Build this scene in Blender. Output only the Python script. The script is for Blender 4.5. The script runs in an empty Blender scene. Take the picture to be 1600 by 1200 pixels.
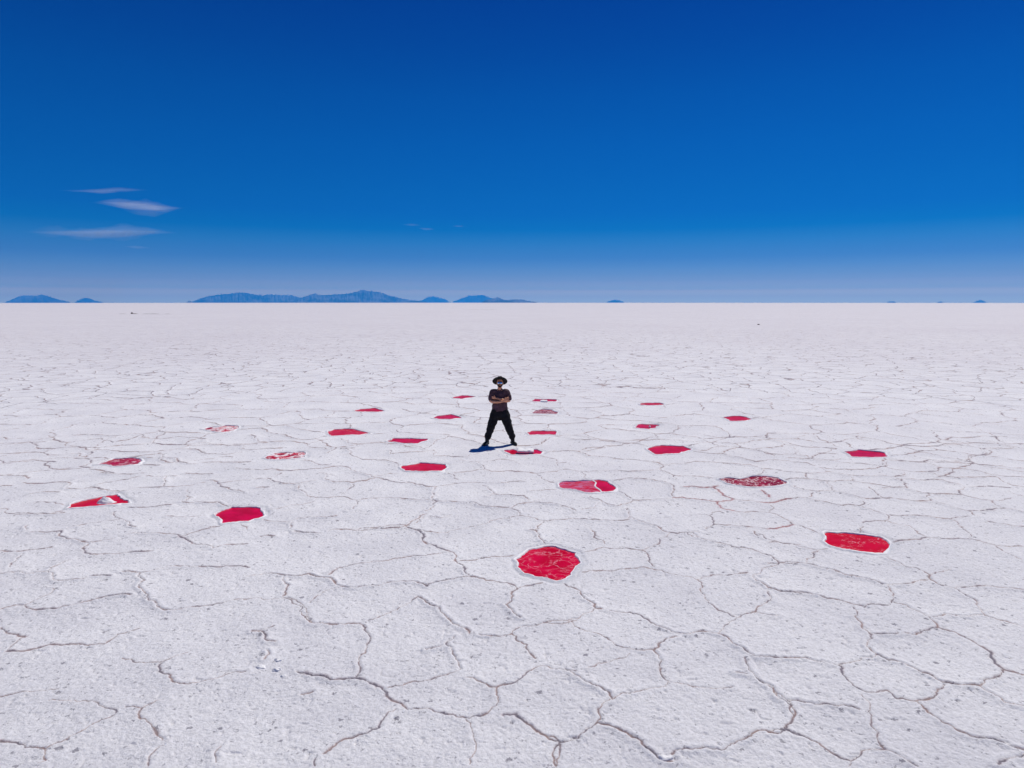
import bpy, math, random
import numpy as np
from mathutils import Vector, noise
C = bpy.context.scene
COL = C.collection
random.seed(7)
# ---------------------------------------------------------------- camera
CAM_H = 3.8
cam_d = bpy.data.cameras.new("camera"); cam = bpy.data.objects.new("camera", cam_d); COL.objects.link(cam)
cam.location = (0, 0, CAM_H)
cam.rotation_euler = (math.radians(90 - 6.85), 0, 0)
cam_d.sensor_width = 36.0
cam_d.lens = 1067.0 / 1600.0 * 36.0
cam_d.clip_start = 0.05; cam_d.clip_end = 300000
C.camera = cam
C.render.resolution_x = 1024; C.render.resolution_y = 768
C.view_settings.view_transform = 'Standard'; C.view_settings.look = 'None'
C.view_settings.exposure = 0.0; C.view_settings.gamma = 1.0
C.render.engine = 'CYCLES'
C.cycles.max_bounces = 6; C.cycles.volume_bounces = 2
C.cycles.use_denoising = True
# ---------------------------------------------------------------- light
SUN_EL = math.radians(60.5); SUN_AZ = math.atan2(0.6, 0.8)      # azimuth from +Y towards +X
sdir = Vector((math.sin(SUN_AZ) * math.cos(SUN_EL), math.cos(SUN_AZ) * math.cos(SUN_EL), math.sin(SUN_EL)))
sl = bpy.data.lights.new("sun", 'SUN'); sl.energy = 4.0; sl.angle = math.radians(0.5); sl.color = (1.0, 0.955, 0.83)
so = bpy.data.objects.new("sun", sl); COL.objects.link(so)
so.rotation_euler = sdir.to_track_quat('Z', 'Y').to_euler(); so.location = (20, 30, 60)
# ---------------------------------------------------------------- world: Nishita sky, graded by height to the deep high-altitude blue
W = bpy.data.worlds.new("World"); C.world = W; W.use_nodes = True
nt = W.node_tree; nt.nodes.clear(); N = nt.nodes.new; L = nt.links.new
out = N('ShaderNodeOutputWorld'); bg = N('ShaderNodeBackground'); L(bg.outputs[0], out.inputs[0]); bg.inputs[1].default_value = 0.1
sky = N('ShaderNodeTexSky'); sky.sky_type = 'NISHITA'; sky.sun_disc = False
sky.sun_elevation = SUN_EL; sky.sun_rotation = SUN_AZ; sky.altitude = 3650; sky.air_density = 1.0; sky.dust_density = 0.3; sky.ozone_density = 2.0
geo = N('ShaderNodeTexCoord'); sep = N('ShaderNodeSeparateXYZ'); L(geo.outputs['Generated'], sep.inputs[0])
ramp = N('ShaderNodeValToRGB'); L(sep.outputs['Z'], ramp.inputs[0])
SKYRAMP = [(0.0, (2.6781, 2.036, 0.9637)), (0.0045, (2.6781, 2.036, 0.9637)), (0.0081, (2.6107, 1.7177, 0.6839)), (0.0118, (2.9981, 1.9603, 0.7394)), (0.0155, (3.2568, 1.9124, 0.6143)), (0.0201, (1.6879, 1.1911, 0.5741)), (0.0247, (1.3367, 0.888, 0.6258)), (0.0302, (0.8626, 0.6566, 0.5986)), (0.0384, (0.5666, 0.5268, 0.6057)), (0.0494, (0.3478, 0.4347, 0.6277)), (0.0612, (0.1955, 0.3493, 0.6103)), (0.0837, (0.0805, 0.3385, 0.6252)), (0.1015, (0.0, 0.2869, 0.6228)), (0.1236, (0.0, 0.2552, 0.6447)), (0.1496, (0.0, 0.2655, 0.6582)), (0.2126, (0.0, 0.2664, 0.6992)), (0.2721, (0.0, 0.2451, 0.6987)), (0.3277, (0.0, 0.1945, 0.6611)), (0.3794, (0.0, 0.1575, 0.633)), (1.0, (0.0, 0.1418, 0.5697))]
e = ramp.color_ramp.elements
while len(e) > 1: e.remove(e[-1])
for i, (p, c) in enumerate(SKYRAMP):
    el = e[0] if i == 0 else e.new(p)
    el.position = p; el.color = (*[q / 6.0 for q in c], 1)
gain = N('ShaderNodeVectorMath'); gain.operation = 'SCALE'; gain.inputs[3].default_value = 6.0
L(ramp.outputs[0], gain.inputs[0])
mul = N('ShaderNodeVectorMath'); mul.operation = 'MULTIPLY'; L(sky.outputs[0], mul.inputs[0]); L(gain.outputs[0], mul.inputs[1])
L(mul.outputs[0], bg.inputs[0])
# ---------------------------------------------------------------- helpers
def tag(o, label=None, cat=None, group=None, kind=None):
    for k, v in (('label', label), ('category', cat), ('group', group), ('kind', kind)):
        if v: o[k] = v
    return o
def link(o, parent=None):
    COL.objects.link(o)
    if parent: o.parent = parent
    return o
def mesh_obj(name, verts, faces, mat=None, parent=None, smooth=True):
    me = bpy.data.meshes.new(name); me.from_pydata([tuple(v) for v in verts], [], faces); me.update()
    if smooth: me.polygons.foreach_set('use_smooth', [True] * len(me.polygons))
    if mat: me.materials.append(mat)
    return link(bpy.data.objects.new(name, me), parent)
def empty(name, loc):
    o = bpy.data.objects.new(name, None); o.location = loc; o.empty_display_size = 0.2
    return link(o)
class NT:
    def __init__(s, name):
        s.m = bpy.data.materials.new(name); s.m.use_nodes = True; s.t = s.m.node_tree; s.t.nodes.clear()
        s.out = s.n('ShaderNodeOutputMaterial'); s.b = s.n('ShaderNodeBsdfPrincipled'); s.l(s.b.outputs[0], s.out.inputs[0])
    def n(s, t, **k):
        x = s.t.nodes.new(t)
        for a, b in k.items(): setattr(x, a, b)
        return x
    def l(s, a, b): s.t.links.new(a, b)
    def val(s, x, sock):
        if isinstance(x, (int, float)): sock.default_value = x
        elif isinstance(x, (tuple, list)): sock.default_value = x
        else: s.l(x, sock)
    def math(s, op, a, b=0.0, c=0.0, clamp=False):
        x = s.n('ShaderNodeMath', operation=op, use_clamp=clamp); s.val(a, x.inputs[0]); s.val(b, x.inputs[1]); s.val(c, x.inputs[2]); return x.outputs[0]
    def ss(s, x, a, b, lo=0.0, hi=1.0):
        m = s.n('ShaderNodeMapRange', interpolation_type='SMOOTHSTEP'); s.val(x, m.inputs[0])
        for i, v in enumerate((a, b, lo, hi)): m.inputs[i + 1].default_value = v
        return m.outputs[0]
    def mix(s, f, a, b):
        x = s.n('ShaderNodeMix', data_type='RGBA'); s.val(f, x.inputs[0]); s.val(a, x.inputs[6]); s.val(b, x.inputs[7]); return x.outputs[2]
    def noise(s, vec, scale, detail=3, rough=0.55, dist=0.0):
        x = s.n('ShaderNodeTexNoise'); s.l(vec, x.inputs['Vector']); x.inputs['Scale'].default_value = scale; x.inputs['Detail'].default_value = detail
        x.inputs['Roughness'].default_value = rough; x.inputs['Distortion'].default_value = dist; return x
    def vor(s, vec, scale, feature='F1', rnd=1.0):
        x = s.n('ShaderNodeTexVoronoi', feature=feature); s.l(vec, x.inputs['Vector']); x.inputs['Scale'].default_value = scale; x.inputs['Randomness'].default_value = rnd; return x
    def vadd(s, a, b): x = s.n('ShaderNodeVectorMath', operation='ADD'); s.val(a, x.inputs[0]); s.val(b, x.inputs[1]); return x.outputs[0]
    def vscale(s, a, k): x = s.n('ShaderNodeVectorMath', operation='SCALE'); s.val(a, x.inputs[0]); x.inputs[3].default_value = k; return x.outputs[0]
    def vmul(s, a, k): x = s.n('ShaderNodeVectorMath', operation='MULTIPLY'); s.val(a, x.inputs[0]); s.val(k, x.inputs[1]); return x.outputs[0]
def simple(name, col, rough=0.8, metal=0.0, spec=0.3, nscale=0, namp=0.3, bump=0.0):
    M = NT(name); p = M.n('ShaderNodeNewGeometry').outputs['Position'] if False else M.n('ShaderNodeTexCoord').outputs['Object']
    M.b.inputs['Roughness'].default_value = rough; M.b.inputs['Metallic'].default_value = metal; M.b.inputs['Specular IOR Level'].default_value = spec
    if nscale:
        nz = M.noise(p, nscale, 4).outputs['Fac']
        M.l(M.mix(M.ss(nz, 0.3, 0.7), tuple(c * (1 - namp) for c in col) + (1,), tuple(min(1, c * (1 + namp)) for c in col) + (1,)), M.b.inputs['Base Color'])
        if bump:
            b = M.n('ShaderNodeBump'); b.inputs['Strength'].default_value = 0.8; b.inputs['Distance'].default_value = bump; M.l(nz, b.inputs['Height']); M.l(b.outputs[0], M.b.inputs['Normal'])
    else: M.b.inputs['Base Color'].default_value = (*col, 1)
    return M.m
# ---------------------------------------------------------------- data (metres on the ground; cracks in centimetres, first number: 0 plain, 1 wide, 2 stained red)
CRACKS=[[0,-1443,1893,-1432,1893,-1402,1866,-1372,1884],
[0,-1354,1773,-1351,1797,-1329,1814,-1278,1836],
[0,-1325,1921,-1264,1857,-1212,1826,-1174,1866,-1144,1875,-1087,1826,-1062,1857,-1063,1930],
[0,-1063,1930,-1023,1889,-981,1878,-949,1908,-913,1893,-856,1871],
[0,-1291,1689,-1245,1691,-1186,1696,-1192,1718,-1189,1744],
[0,-1188,1703,-1155,1667,-1124,1670,-1094,1689,-1069,1656],
[0,-1210,1822,-1185,1781,-1142,1770,-1124,1757,-1086,1723,-1050,1729,-1014,1718,-961,1711,-910,1706,-892,1729,-873,1744,-823,1738,-778,1696],
[0,-958,1806,-909,1797,-860,1802,-833,1819],
[0,-1205,1573,-1183,1588,-1181,1612,-1160,1621,-1127,1605,-1091,1596],
[0,-1106,1596,-1076,1554,-1038,1526,-998,1532,-972,1547],
[0,-1065,1632,-1033,1636,-1001,1646,-977,1632],
[0,-895,1642,-859,1639,-817,1636,-795,1592,-744,1573,-733,1596],
[0,-1123,1463,-1108,1466,-1070,1460,-1045,1438],
[0,-1031,1407,-1003,1400,-975,1410,-945,1410,-938,1428],
[0,-941,1407,-913,1362,-898,1357,-864,1370,-835,1353,-804,1338,-776,1345,-772,1360,-724,1370,-690,1380,-671,1385,-651,1412],
[0,-865,1390,-848,1414,-827,1435,-810,1460],
[0,-920,1494,-888,1479,-851,1479,-822,1488],
[0,-867,1560,-823,1557],
[0,-802,1466,-769,1457,-737,1460],
[0,-754,1455,-736,1417,-722,1382],
[0,-726,1485,-682,1481],
[0,-666,1372,-642,1316,-625,1272],
[0,-629,1265,-614,1259,-584,1262],
[0,-1056,1380,-1039,1382],
[0,-945,1223,-936,1227,-906,1196,-866,1189,-829,1189,-819,1204],
[0,-906,1264,-877,1264,-840,1255],
[0,-958,1323,-908,1332],
[0,-715,1235,-691,1235,-642,1247],
[0,-613,1179,-591,1176,-549,1184],
[0,-846,1848,-803,1797,-748,1781,-717,1789,-689,1806],
[0,-750,1930,-705,1857,-690,1826,-647,1843,-595,1836,-549,1797,-518,1760,-477,1734,-448,1749,-414,1749],
[0,-549,1797,-537,1840,-512,1866],
[0,-479,1875,-448,1822,-401,1797,-370,1814,-344,1822],
[0,-714,1781,-689,1734,-656,1744,-603,1754],
[0,-773,1684,-726,1681,-687,1703],
[0,-731,1592,-701,1598,-661,1592,-626,1596],
[0,-636,1538,-590,1523,-550,1527,-496,1514,-467,1523,-441,1535,-417,1554,-387,1554,-356,1511,-330,1482,-300,1449,-275,1433,-238,1409,-217,1410],
[0,-500,1612,-473,1596,-451,1570,-429,1566],
[0,-432,1741,-412,1711,-394,1660,-368,1628,-336,1625,-302,1612,-267,1566],
[0,-302,1455,-285,1471,-257,1488],
[0,-317,1726,-305,1681,-260,1699],
[0,-433,1494,-406,1468,-397,1477],
[0,-406,1468,-402,1433,-377,1410,-337,1405,-314,1420,-298,1438],
[0,-647,1428,-619,1400,-592,1420,-559,1433,-529,1442,-502,1412,-478,1397,-447,1400,-420,1420],
[0,-521,1460,-515,1490],
[0,-619,1400,-586,1367,-558,1343,-537,1334],
[0,-681,1479,-664,1479],
[0,-522,1364,-503,1370],
[0,-441,1382,-437,1353,-409,1320,-394,1302,-370,1298,-337,1305,-304,1282,-298,1276,-279,1293,-241,1302,-220,1298,-198,1285],
[0,-337,1307,-336,1353,-333,1397],
[0,-300,1276,-291,1247,-293,1223],
[0,-583,1259,-560,1268,-548,1251,-519,1233],
[0,-446,1215,-432,1223,-419,1241,-393,1251,-379,1268],
[0,-433,1155,-409,1149,-387,1148,-378,1163,-359,1174],
[0,-347,1172,-329,1172,-313,1181],
[0,-516,1110,-503,1124,-496,1129],
[0,-466,1136,-454,1122,-445,1109],
[0,-363,1101,-341,1093,-325,1090],
[0,-299,1109,-273,1108,-252,1103,-223,1119,-174,1126],
[0,-380,1143,-373,1116],
[0,-178,1902,-143,1875,-113,1848,-83,1802],
[0,-223,1857,-189,1871],
[0,-273,1789,-243,1770,-218,1729],
[0,-260,1703,-222,1708,-204,1726,-196,1667],
[0,-194,1653,-148,1650,-113,1646,-105,1670,-84,1684],
[0,-125,1632,-114,1605],
[0,-101,1598,-79,1592,-69,1560,-64,1523,-46,1502,-14,1511,17,1500,57,1488,81,1500,114,1526],
[0,-143,1486,-127,1468,-115,1428],
[0,-128,1488,-101,1502,-64,1521],
[0,-67,1598,-37,1618,-12,1618,9,1588,21,1554],
[0,-26,1718,-9,1646],
[0,54,1482,64,1444,76,1422,92,1412],
[0,10,1773,23,1741],
[0,70,1660,91,1639,108,1605,106,1560],
[0,108,1583,128,1592],
[0,81,1696,117,1708,163,1711,190,1656,221,1653,251,1639],
[0,163,1711,194,1749,235,1760,266,1786],
[0,210,1930,232,1875,266,1836,279,1831],
[0,127,1911,177,1857,231,1861],
[0,117,1526,142,1511,173,1500,203,1511,232,1511],
[0,158,1500,156,1455,171,1433],
[0,-217,1412,-201,1392,-177,1377,-155,1374,-133,1387,-121,1402,-81,1409,-49,1407,-16,1402,27,1414],
[0,-156,1372,-158,1343,-156,1298,-144,1270],
[0,-198,1285,-175,1280,-157,1276,-144,1270,-115,1268,-78,1265,-63,1251,-48,1237,-24,1229,0,1219,12,1204,14,1184],
[0,-61,1382,-46,1353,-36,1320,-48,1302],
[0,-36,1317,-5,1311,23,1305,32,1272],
[0,39,1343,60,1348,91,1354],
[0,-2,1223,5,1239,24,1255,49,1261,73,1255,93,1239,116,1204],
[0,14,1184,34,1171,62,1153,85,1160,108,1167,135,1160,179,1155],
[0,151,1305,172,1272,192,1243],
[0,127,1215,154,1231,165,1259],
[0,14,1181,-5,1163,-34,1155,-53,1132,-82,1112,-120,1089,-142,1096,-172,1112],
[0,-144,1268,-147,1231,-159,1208],
[0,-155,1178,-162,1160,-169,1136],
[0,-146,1181,-127,1171,-110,1189],
[0,56,1149,43,1122,39,1100,46,1078],
[0,30,1103,41,1101],
[0,132,1116,136,1100,141,1072],
[0,278,1822,317,1848,371,1854,409,1866,413,1902,408,1930],
[0,409,1866,460,1857,506,1831,556,1822,596,1806,597,1757,624,1718,643,1681,674,1670,709,1678,730,1660,731,1618,740,1612],
[0,552,1831,580,1866,635,1915,652,1902,678,1871,709,1861,737,1840,751,1797,765,1765,805,1757],
[0,552,1930,584,1893],
[0,599,1806,646,1831,708,1857],
[0,728,1930,717,1866],
[0,721,1871,786,1875,811,1866,834,1822],
[0,801,1875,838,1921],
[0,468,1776,499,1802],
[0,463,1718,494,1689,527,1681,558,1639,581,1598,618,1622,648,1612,672,1596,703,1583,707,1560],
[0,527,1681,557,1726,590,1757],
[0,738,1757,735,1718,710,1681],
[0,250,1632,289,1625,332,1605,349,1585,359,1562,387,1579,412,1583,441,1601,486,1588,528,1575,559,1570,573,1533,602,1526,633,1500,652,1490,686,1490],
[0,233,1517,265,1500,304,1509,336,1526,345,1500,357,1463,385,1463,405,1457,422,1446,442,1438],
[0,336,1526,353,1560],
[0,575,1523,557,1488,534,1466],
[0,219,1428,250,1446,282,1438,302,1428,325,1410,333,1387,326,1343,316,1298],
[0,357,1466,355,1433],
[2,355,1372,382,1370,413,1367,426,1377],
[0,213,1353,226,1307,239,1276,271,1280,315,1293],
[2,315,1293,347,1285,374,1276,391,1268,412,1279,431,1289],
[2,413,1367,417,1329,425,1298,431,1289],
[0,431,1289,458,1279,477,1268],
[2,477,1268,490,1264,504,1268,541,1287],
[0,541,1287,572,1291,588,1272],
[2,504,1343,503,1298],
[0,582,1382,587,1362,600,1343,616,1334],
[0,580,1298,601,1329],
[0,569,1438,601,1442,630,1438,657,1424],
[0,654,1488,640,1444],
[2,391,1268,387,1231,406,1215],
[0,406,1215,423,1204,442,1210,467,1204,486,1247],
[0,470,1204,477,1181,482,1160,481,1136,490,1129,499,1109,509,1093],
[0,239,1276,218,1255,196,1239],
[0,213,1223,210,1193,214,1167,227,1149,245,1130,251,1106,260,1091,272,1087,290,1091,308,1096],
[0,178,1153,197,1156,209,1171],
[0,290,1091,293,1072],
[0,334,1191,353,1185,352,1163,342,1126,351,1132,375,1126,407,1119,429,1108],
[2,429,1108,446,1112,480,1132],
[0,342,1126,325,1108],
[0,353,1184,380,1208],
[0,402,1096,402,1075],
[0,834,1822,880,1831,903,1843,925,1866,974,1871,995,1831,1029,1797,1075,1776,1100,1773,1147,1789,1190,1792],
[0,967,1878,1003,1921],
[0,905,1930,896,1857],
[0,902,1840,902,1797,892,1754],
[0,778,1696,817,1689],
[0,740,1612,777,1618,804,1636],
[0,1155,1930,1167,1902,1192,1866,1222,1819,1222,1749,1206,1711,1175,1674],
[0,1204,1857,1247,1902,1299,1893,1333,1911,1389,1908,1432,1878],
[0,1306,1866,1303,1797,1333,1744],
[0,1147,1789,1208,1809,1281,1814,1381,1809],
[0,943,1667,1000,1689,1044,1718,1096,1729,1131,1711,1152,1674,1175,1674,1196,1646,1226,1601],
[0,1100,1773,1096,1729],
[0,1219,1734,1269,1749,1313,1754],
[0,922,1639,939,1614,959,1596,984,1596,1006,1618,1047,1609,1097,1601,1097,1570,1135,1560,1172,1529],
[0,1001,1667,1011,1625],
[0,1144,1667,1115,1632,1100,1601],
[0,981,1592,986,1560,987,1538,1023,1526,1057,1505,1064,1471,1079,1460,1115,1452],
[0,987,1538,963,1509,935,1500],
[0,892,1605,869,1554,837,1533,796,1521,754,1526,723,1533,710,1545],
[0,867,1550,876,1523,897,1509,933,1502,939,1474,949,1455,984,1452,1029,1452,1054,1457],
[0,686,1490,713,1500,731,1477,744,1463,779,1460,804,1466,832,1455,862,1468,883,1505],
[0,709,1541,707,1505,713,1500],
[0,655,1420,684,1412,727,1417],
[0,736,1460,726,1420,750,1400,768,1387,781,1372,815,1367],
[0,670,1417,662,1377,648,1348],
[0,826,1433,837,1433,817,1387,812,1343,821,1325,853,1322,888,1317],
[0,851,1438,894,1433,923,1431,924,1407,936,1392],
[0,939,1380,981,1380,1025,1370],
[0,1056,1460,1046,1422,1043,1392,1059,1377],
[0,936,1387,904,1348,892,1316,899,1296,924,1279,956,1289,975,1298],
[0,1004,1348,1002,1325,1008,1308],
[0,618,1338,644,1343,666,1326,680,1302,701,1291,729,1296,754,1287,776,1274,804,1276,810,1298,828,1323],
[0,737,1374,734,1348,725,1298],
[0,762,1367,798,1364],
[0,803,1274,813,1255,824,1227,835,1212,869,1217,893,1227,915,1231],
[0,922,1276,915,1235,926,1223,930,1204],
[0,835,1212,830,1193,834,1181],
[0,589,1274,599,1264,613,1247,652,1243,661,1223,665,1208,673,1185,665,1167,648,1155,629,1153,606,1143],
[0,673,1274,665,1255,652,1243],
[0,678,1189,694,1181,723,1184,748,1172,770,1167,792,1178,819,1184],
[0,770,1167,772,1146,765,1122,757,1096,748,1075],
[0,655,1151,660,1136,676,1126,673,1103,671,1075],
[0,830,1156,847,1139,854,1126,869,1122],
[0,596,1122,583,1103,571,1087],
[0,-908,1195,-842,1189,-810,1198],
[0,-721,1208,-673,1153,-638,1119],
[0,-751,1119,-720,1145,-687,1159],
[0,-828,1130,-812,1103],
[0,-797,1094,-752,1101,-718,1061,-671,1044,-656,1050,-640,1061],
[0,-784,1008,-763,1005,-744,1011,-716,1023],
[0,-667,1037,-647,998,-604,996,-574,1007,-552,1011],
[0,-630,1077,-620,1090,-580,1087,-539,1072,-506,1042,-463,1021,-443,1037,-418,1040],
[0,-539,1072,-532,1084,-519,1108,-497,1124],
[0,-410,1074,-387,1074],
[0,-362,1097,-317,1090],
[0,-719,920,-692,925,-656,926,-627,897,-607,894,-589,899],
[0,-657,930,-655,970],
[0,-740,996,-723,942],
[0,-590,900,-583,909,-558,911],
[0,-552,926,-517,924,-498,940,-475,948,-430,944,-377,942],
[0,-523,922,-490,865,-471,842,-448,824,-428,806,-407,812,-377,824,-356,836,-315,837,-295,842],
[0,-610,869,-609,839,-613,821],
[1,-636,809,-627,819,-613,821,-579,807,-553,816,-532,838,-497,849],
[1,-598,760,-574,746,-555,738],
[0,-555,738,-552,707],
[1,-552,707,-532,709,-516,721,-481,722,-456,723],
[0,-456,723,-454,746,-437,760],
[1,-418,692,-398,683,-372,682],
[0,-372,682,-364,692,-353,702],
[0,-370,680,-364,664,-349,657,-337,643,-315,646,-297,654,-275,664],
[0,-301,751,-281,764],
[0,-290,751,-280,733,-266,727],
[0,-268,707,-264,687],
[0,-316,908,-297,846],
[0,-293,842,-263,821,-239,774],
[0,-496,620,-477,629,-449,634],
[0,-444,614,-429,613,-401,613,-381,601,-368,594],
[0,-364,603,-348,601,-344,607,-334,614],
[1,-348,601,-340,584,-330,579,-316,565,-304,553],
[0,-368,594,-378,579,-383,565,-389,555,-399,542,-417,544,-445,553],
[0,-398,541,-388,527,-392,523],
[0,-300,546,-304,535,-299,520],
[0,-249,543,-245,523],
[0,-306,1101,-298,1111,-268,1108,-230,1113,-181,1124,-165,1165,-154,1195],
[1,-181,1124,-156,1101,-144,1061,-131,1037,-105,1014,-83,983,-69,946,-60,915],
[0,45,1082,62,1037],
[0,-255,915,-250,938,-226,954,-195,966,-160,983,-104,1000],
[0,-368,911,-358,915,-312,913,-257,906,-229,876,-210,871,-180,878,-146,893,-115,878,-88,897,-59,911],
[1,-59,911,-35,897,3,882,7,872,26,882,41,889],
[0,-76,969,-57,972,-26,987,5,996],
[0,7,872,-1,839,-8,821,3,797,10,786],
[0,-295,842,-269,821,-249,791,-237,772,-215,770,-183,773,-164,743,-160,707,-161,678,-159,654],
[0,-173,780,-156,794,-134,821,-122,846],
[1,-122,846,-108,827,-91,815,-77,783,-63,766,-49,747],
[1,-38,744,-20,741,0,747,17,721,25,691],
[0,0,747,13,766,38,773,77,780],
[0,-231,872,-258,830],
[0,-66,738,-73,719,-62,696,-53,670,-76,656,-97,648,-123,636],
[0,-94,710,-76,718],
[1,-222,664,-204,656,-183,648,-160,652,-143,644,-126,631,-114,613,-98,599,-72,595,-51,586,-39,584,-29,588,-20,597],
[0,-47,654,-30,644,-15,635,6,648,20,666,34,675,46,668,66,665],
[0,-15,634,-13,613,-20,597],
[1,-8,590,4,591,14,576,26,562,41,553],
[0,41,552,37,520],
[0,-42,582,-34,558,-32,535,-35,522],
[0,-109,599,-117,586,-119,571],
[1,-119,571,-128,562,-145,555,-155,542,-159,535],
[0,-164,528,-162,520],
[0,41,551,56,558],
[0,-205,623,-195,627],
[0,179,1156,206,1161],
[0,227,1037,238,1066,260,1087],
[0,296,1092,301,1072,336,1037,361,1023,378,1005,391,962,422,962],
[0,401,1097,409,1061,453,1037],
[0,101,1005,143,1028,182,1021,200,1014,227,1037],
[0,134,1103,147,1042],
[0,200,1014,206,992,205,946],
[1,100,928,145,930,190,944,213,934,235,915,254,900,263,908,298,915,330,922],
[0,254,900,250,859,249,827,256,806,270,790],
[0,391,962,357,938,338,915,342,873,354,860,377,855],
[0,337,859,322,827,300,803,278,791,255,769,237,746],
[0,302,800,324,791],
[1,70,889,88,865,93,839,104,812,111,810],
[1,121,806,145,802,160,786,173,764,189,747,203,744,215,751],
[0,215,751,237,747],
[0,38,774,67,780,92,798,104,812],
[0,71,777,89,753,111,731,116,719,140,708,155,707,164,721,174,733,187,738],
[0,155,707,158,683,157,646],
[1,237,746,246,726,255,709,261,693,286,691,308,690],
[0,128,702,107,687,80,672],
[0,55,670,69,654,81,638,95,622,96,614],
[0,249,691,246,670,248,650,258,636,258,614,264,604,260,589,245,571],
[0,230,661,240,658],
[0,96,614,114,625,132,631,156,644,180,636,200,633,218,636],
[0,94,614,85,606,81,589,77,578],
[1,77,578,94,570,105,558,115,543,125,528,133,526],
[0,28,561,42,552,64,564,77,578],
[0,42,552,36,520],
[1,135,535,148,542,164,543,178,540,194,551,214,564,238,564,245,571,255,562],
[0,133,526,138,528],
[0,258,614,276,613],
[0,374,958,394,962,422,962,444,942,459,934,468,915,489,904,507,882,531,885,574,899],
[0,407,1047,439,1044,457,1023,471,1012,486,1016],
[0,471,1012,431,962],
[1,342,872,365,859,386,855,406,839,426,830,443,819],
[0,443,819,454,825,473,821,485,833,505,879],
[0,427,815,415,786,410,761,411,743,444,746],
[0,452,746,461,741,481,753,498,761,505,786,500,803,486,830],
[0,557,983,566,962,568,944,581,940,584,915,574,897],
[0,574,897,576,882,588,871,614,876,637,879,656,873,677,864],
[0,589,919,627,936],
[0,588,871,590,852,593,836,581,806,578,791],
[0,510,788,529,795,550,790,578,791,589,780,603,765],
[0,610,1054,636,1057,671,1069,704,1061,740,1061],
[0,740,1061,749,1047,759,1032,772,1028,798,1026],
[0,756,1028,750,1000,756,975],
[1,498,761,512,752,519,733,521,714,514,691,511,668,524,658],
[0,411,743,408,733,393,709,394,698],
[1,394,698,400,687,411,682,420,668,428,658,432,644,446,639,464,637,477,648,500,658,511,668],
[0,394,698,375,692,349,680],
[0,275,693,296,689,318,686,342,674,349,680],
[1,344,674,338,658,339,638,346,627,369,630,370,618,393,614,409,620,431,640],
[1,254,637,257,627,263,613,284,609,303,606,325,599],
[0,340,623,332,596,324,576,325,564,318,542],
[0,263,613,264,599,258,586,244,571],
[1,227,564,243,570,261,555,269,543,282,527],
[1,387,611,387,594,391,578,398,565,411,557,425,551,436,541],
[1,463,636,467,623,469,609,483,603],
[0,282,527,296,537,318,541,326,532,334,520],
[0,282,527,277,520],
[0,401,522,419,530,432,535]]
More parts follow.
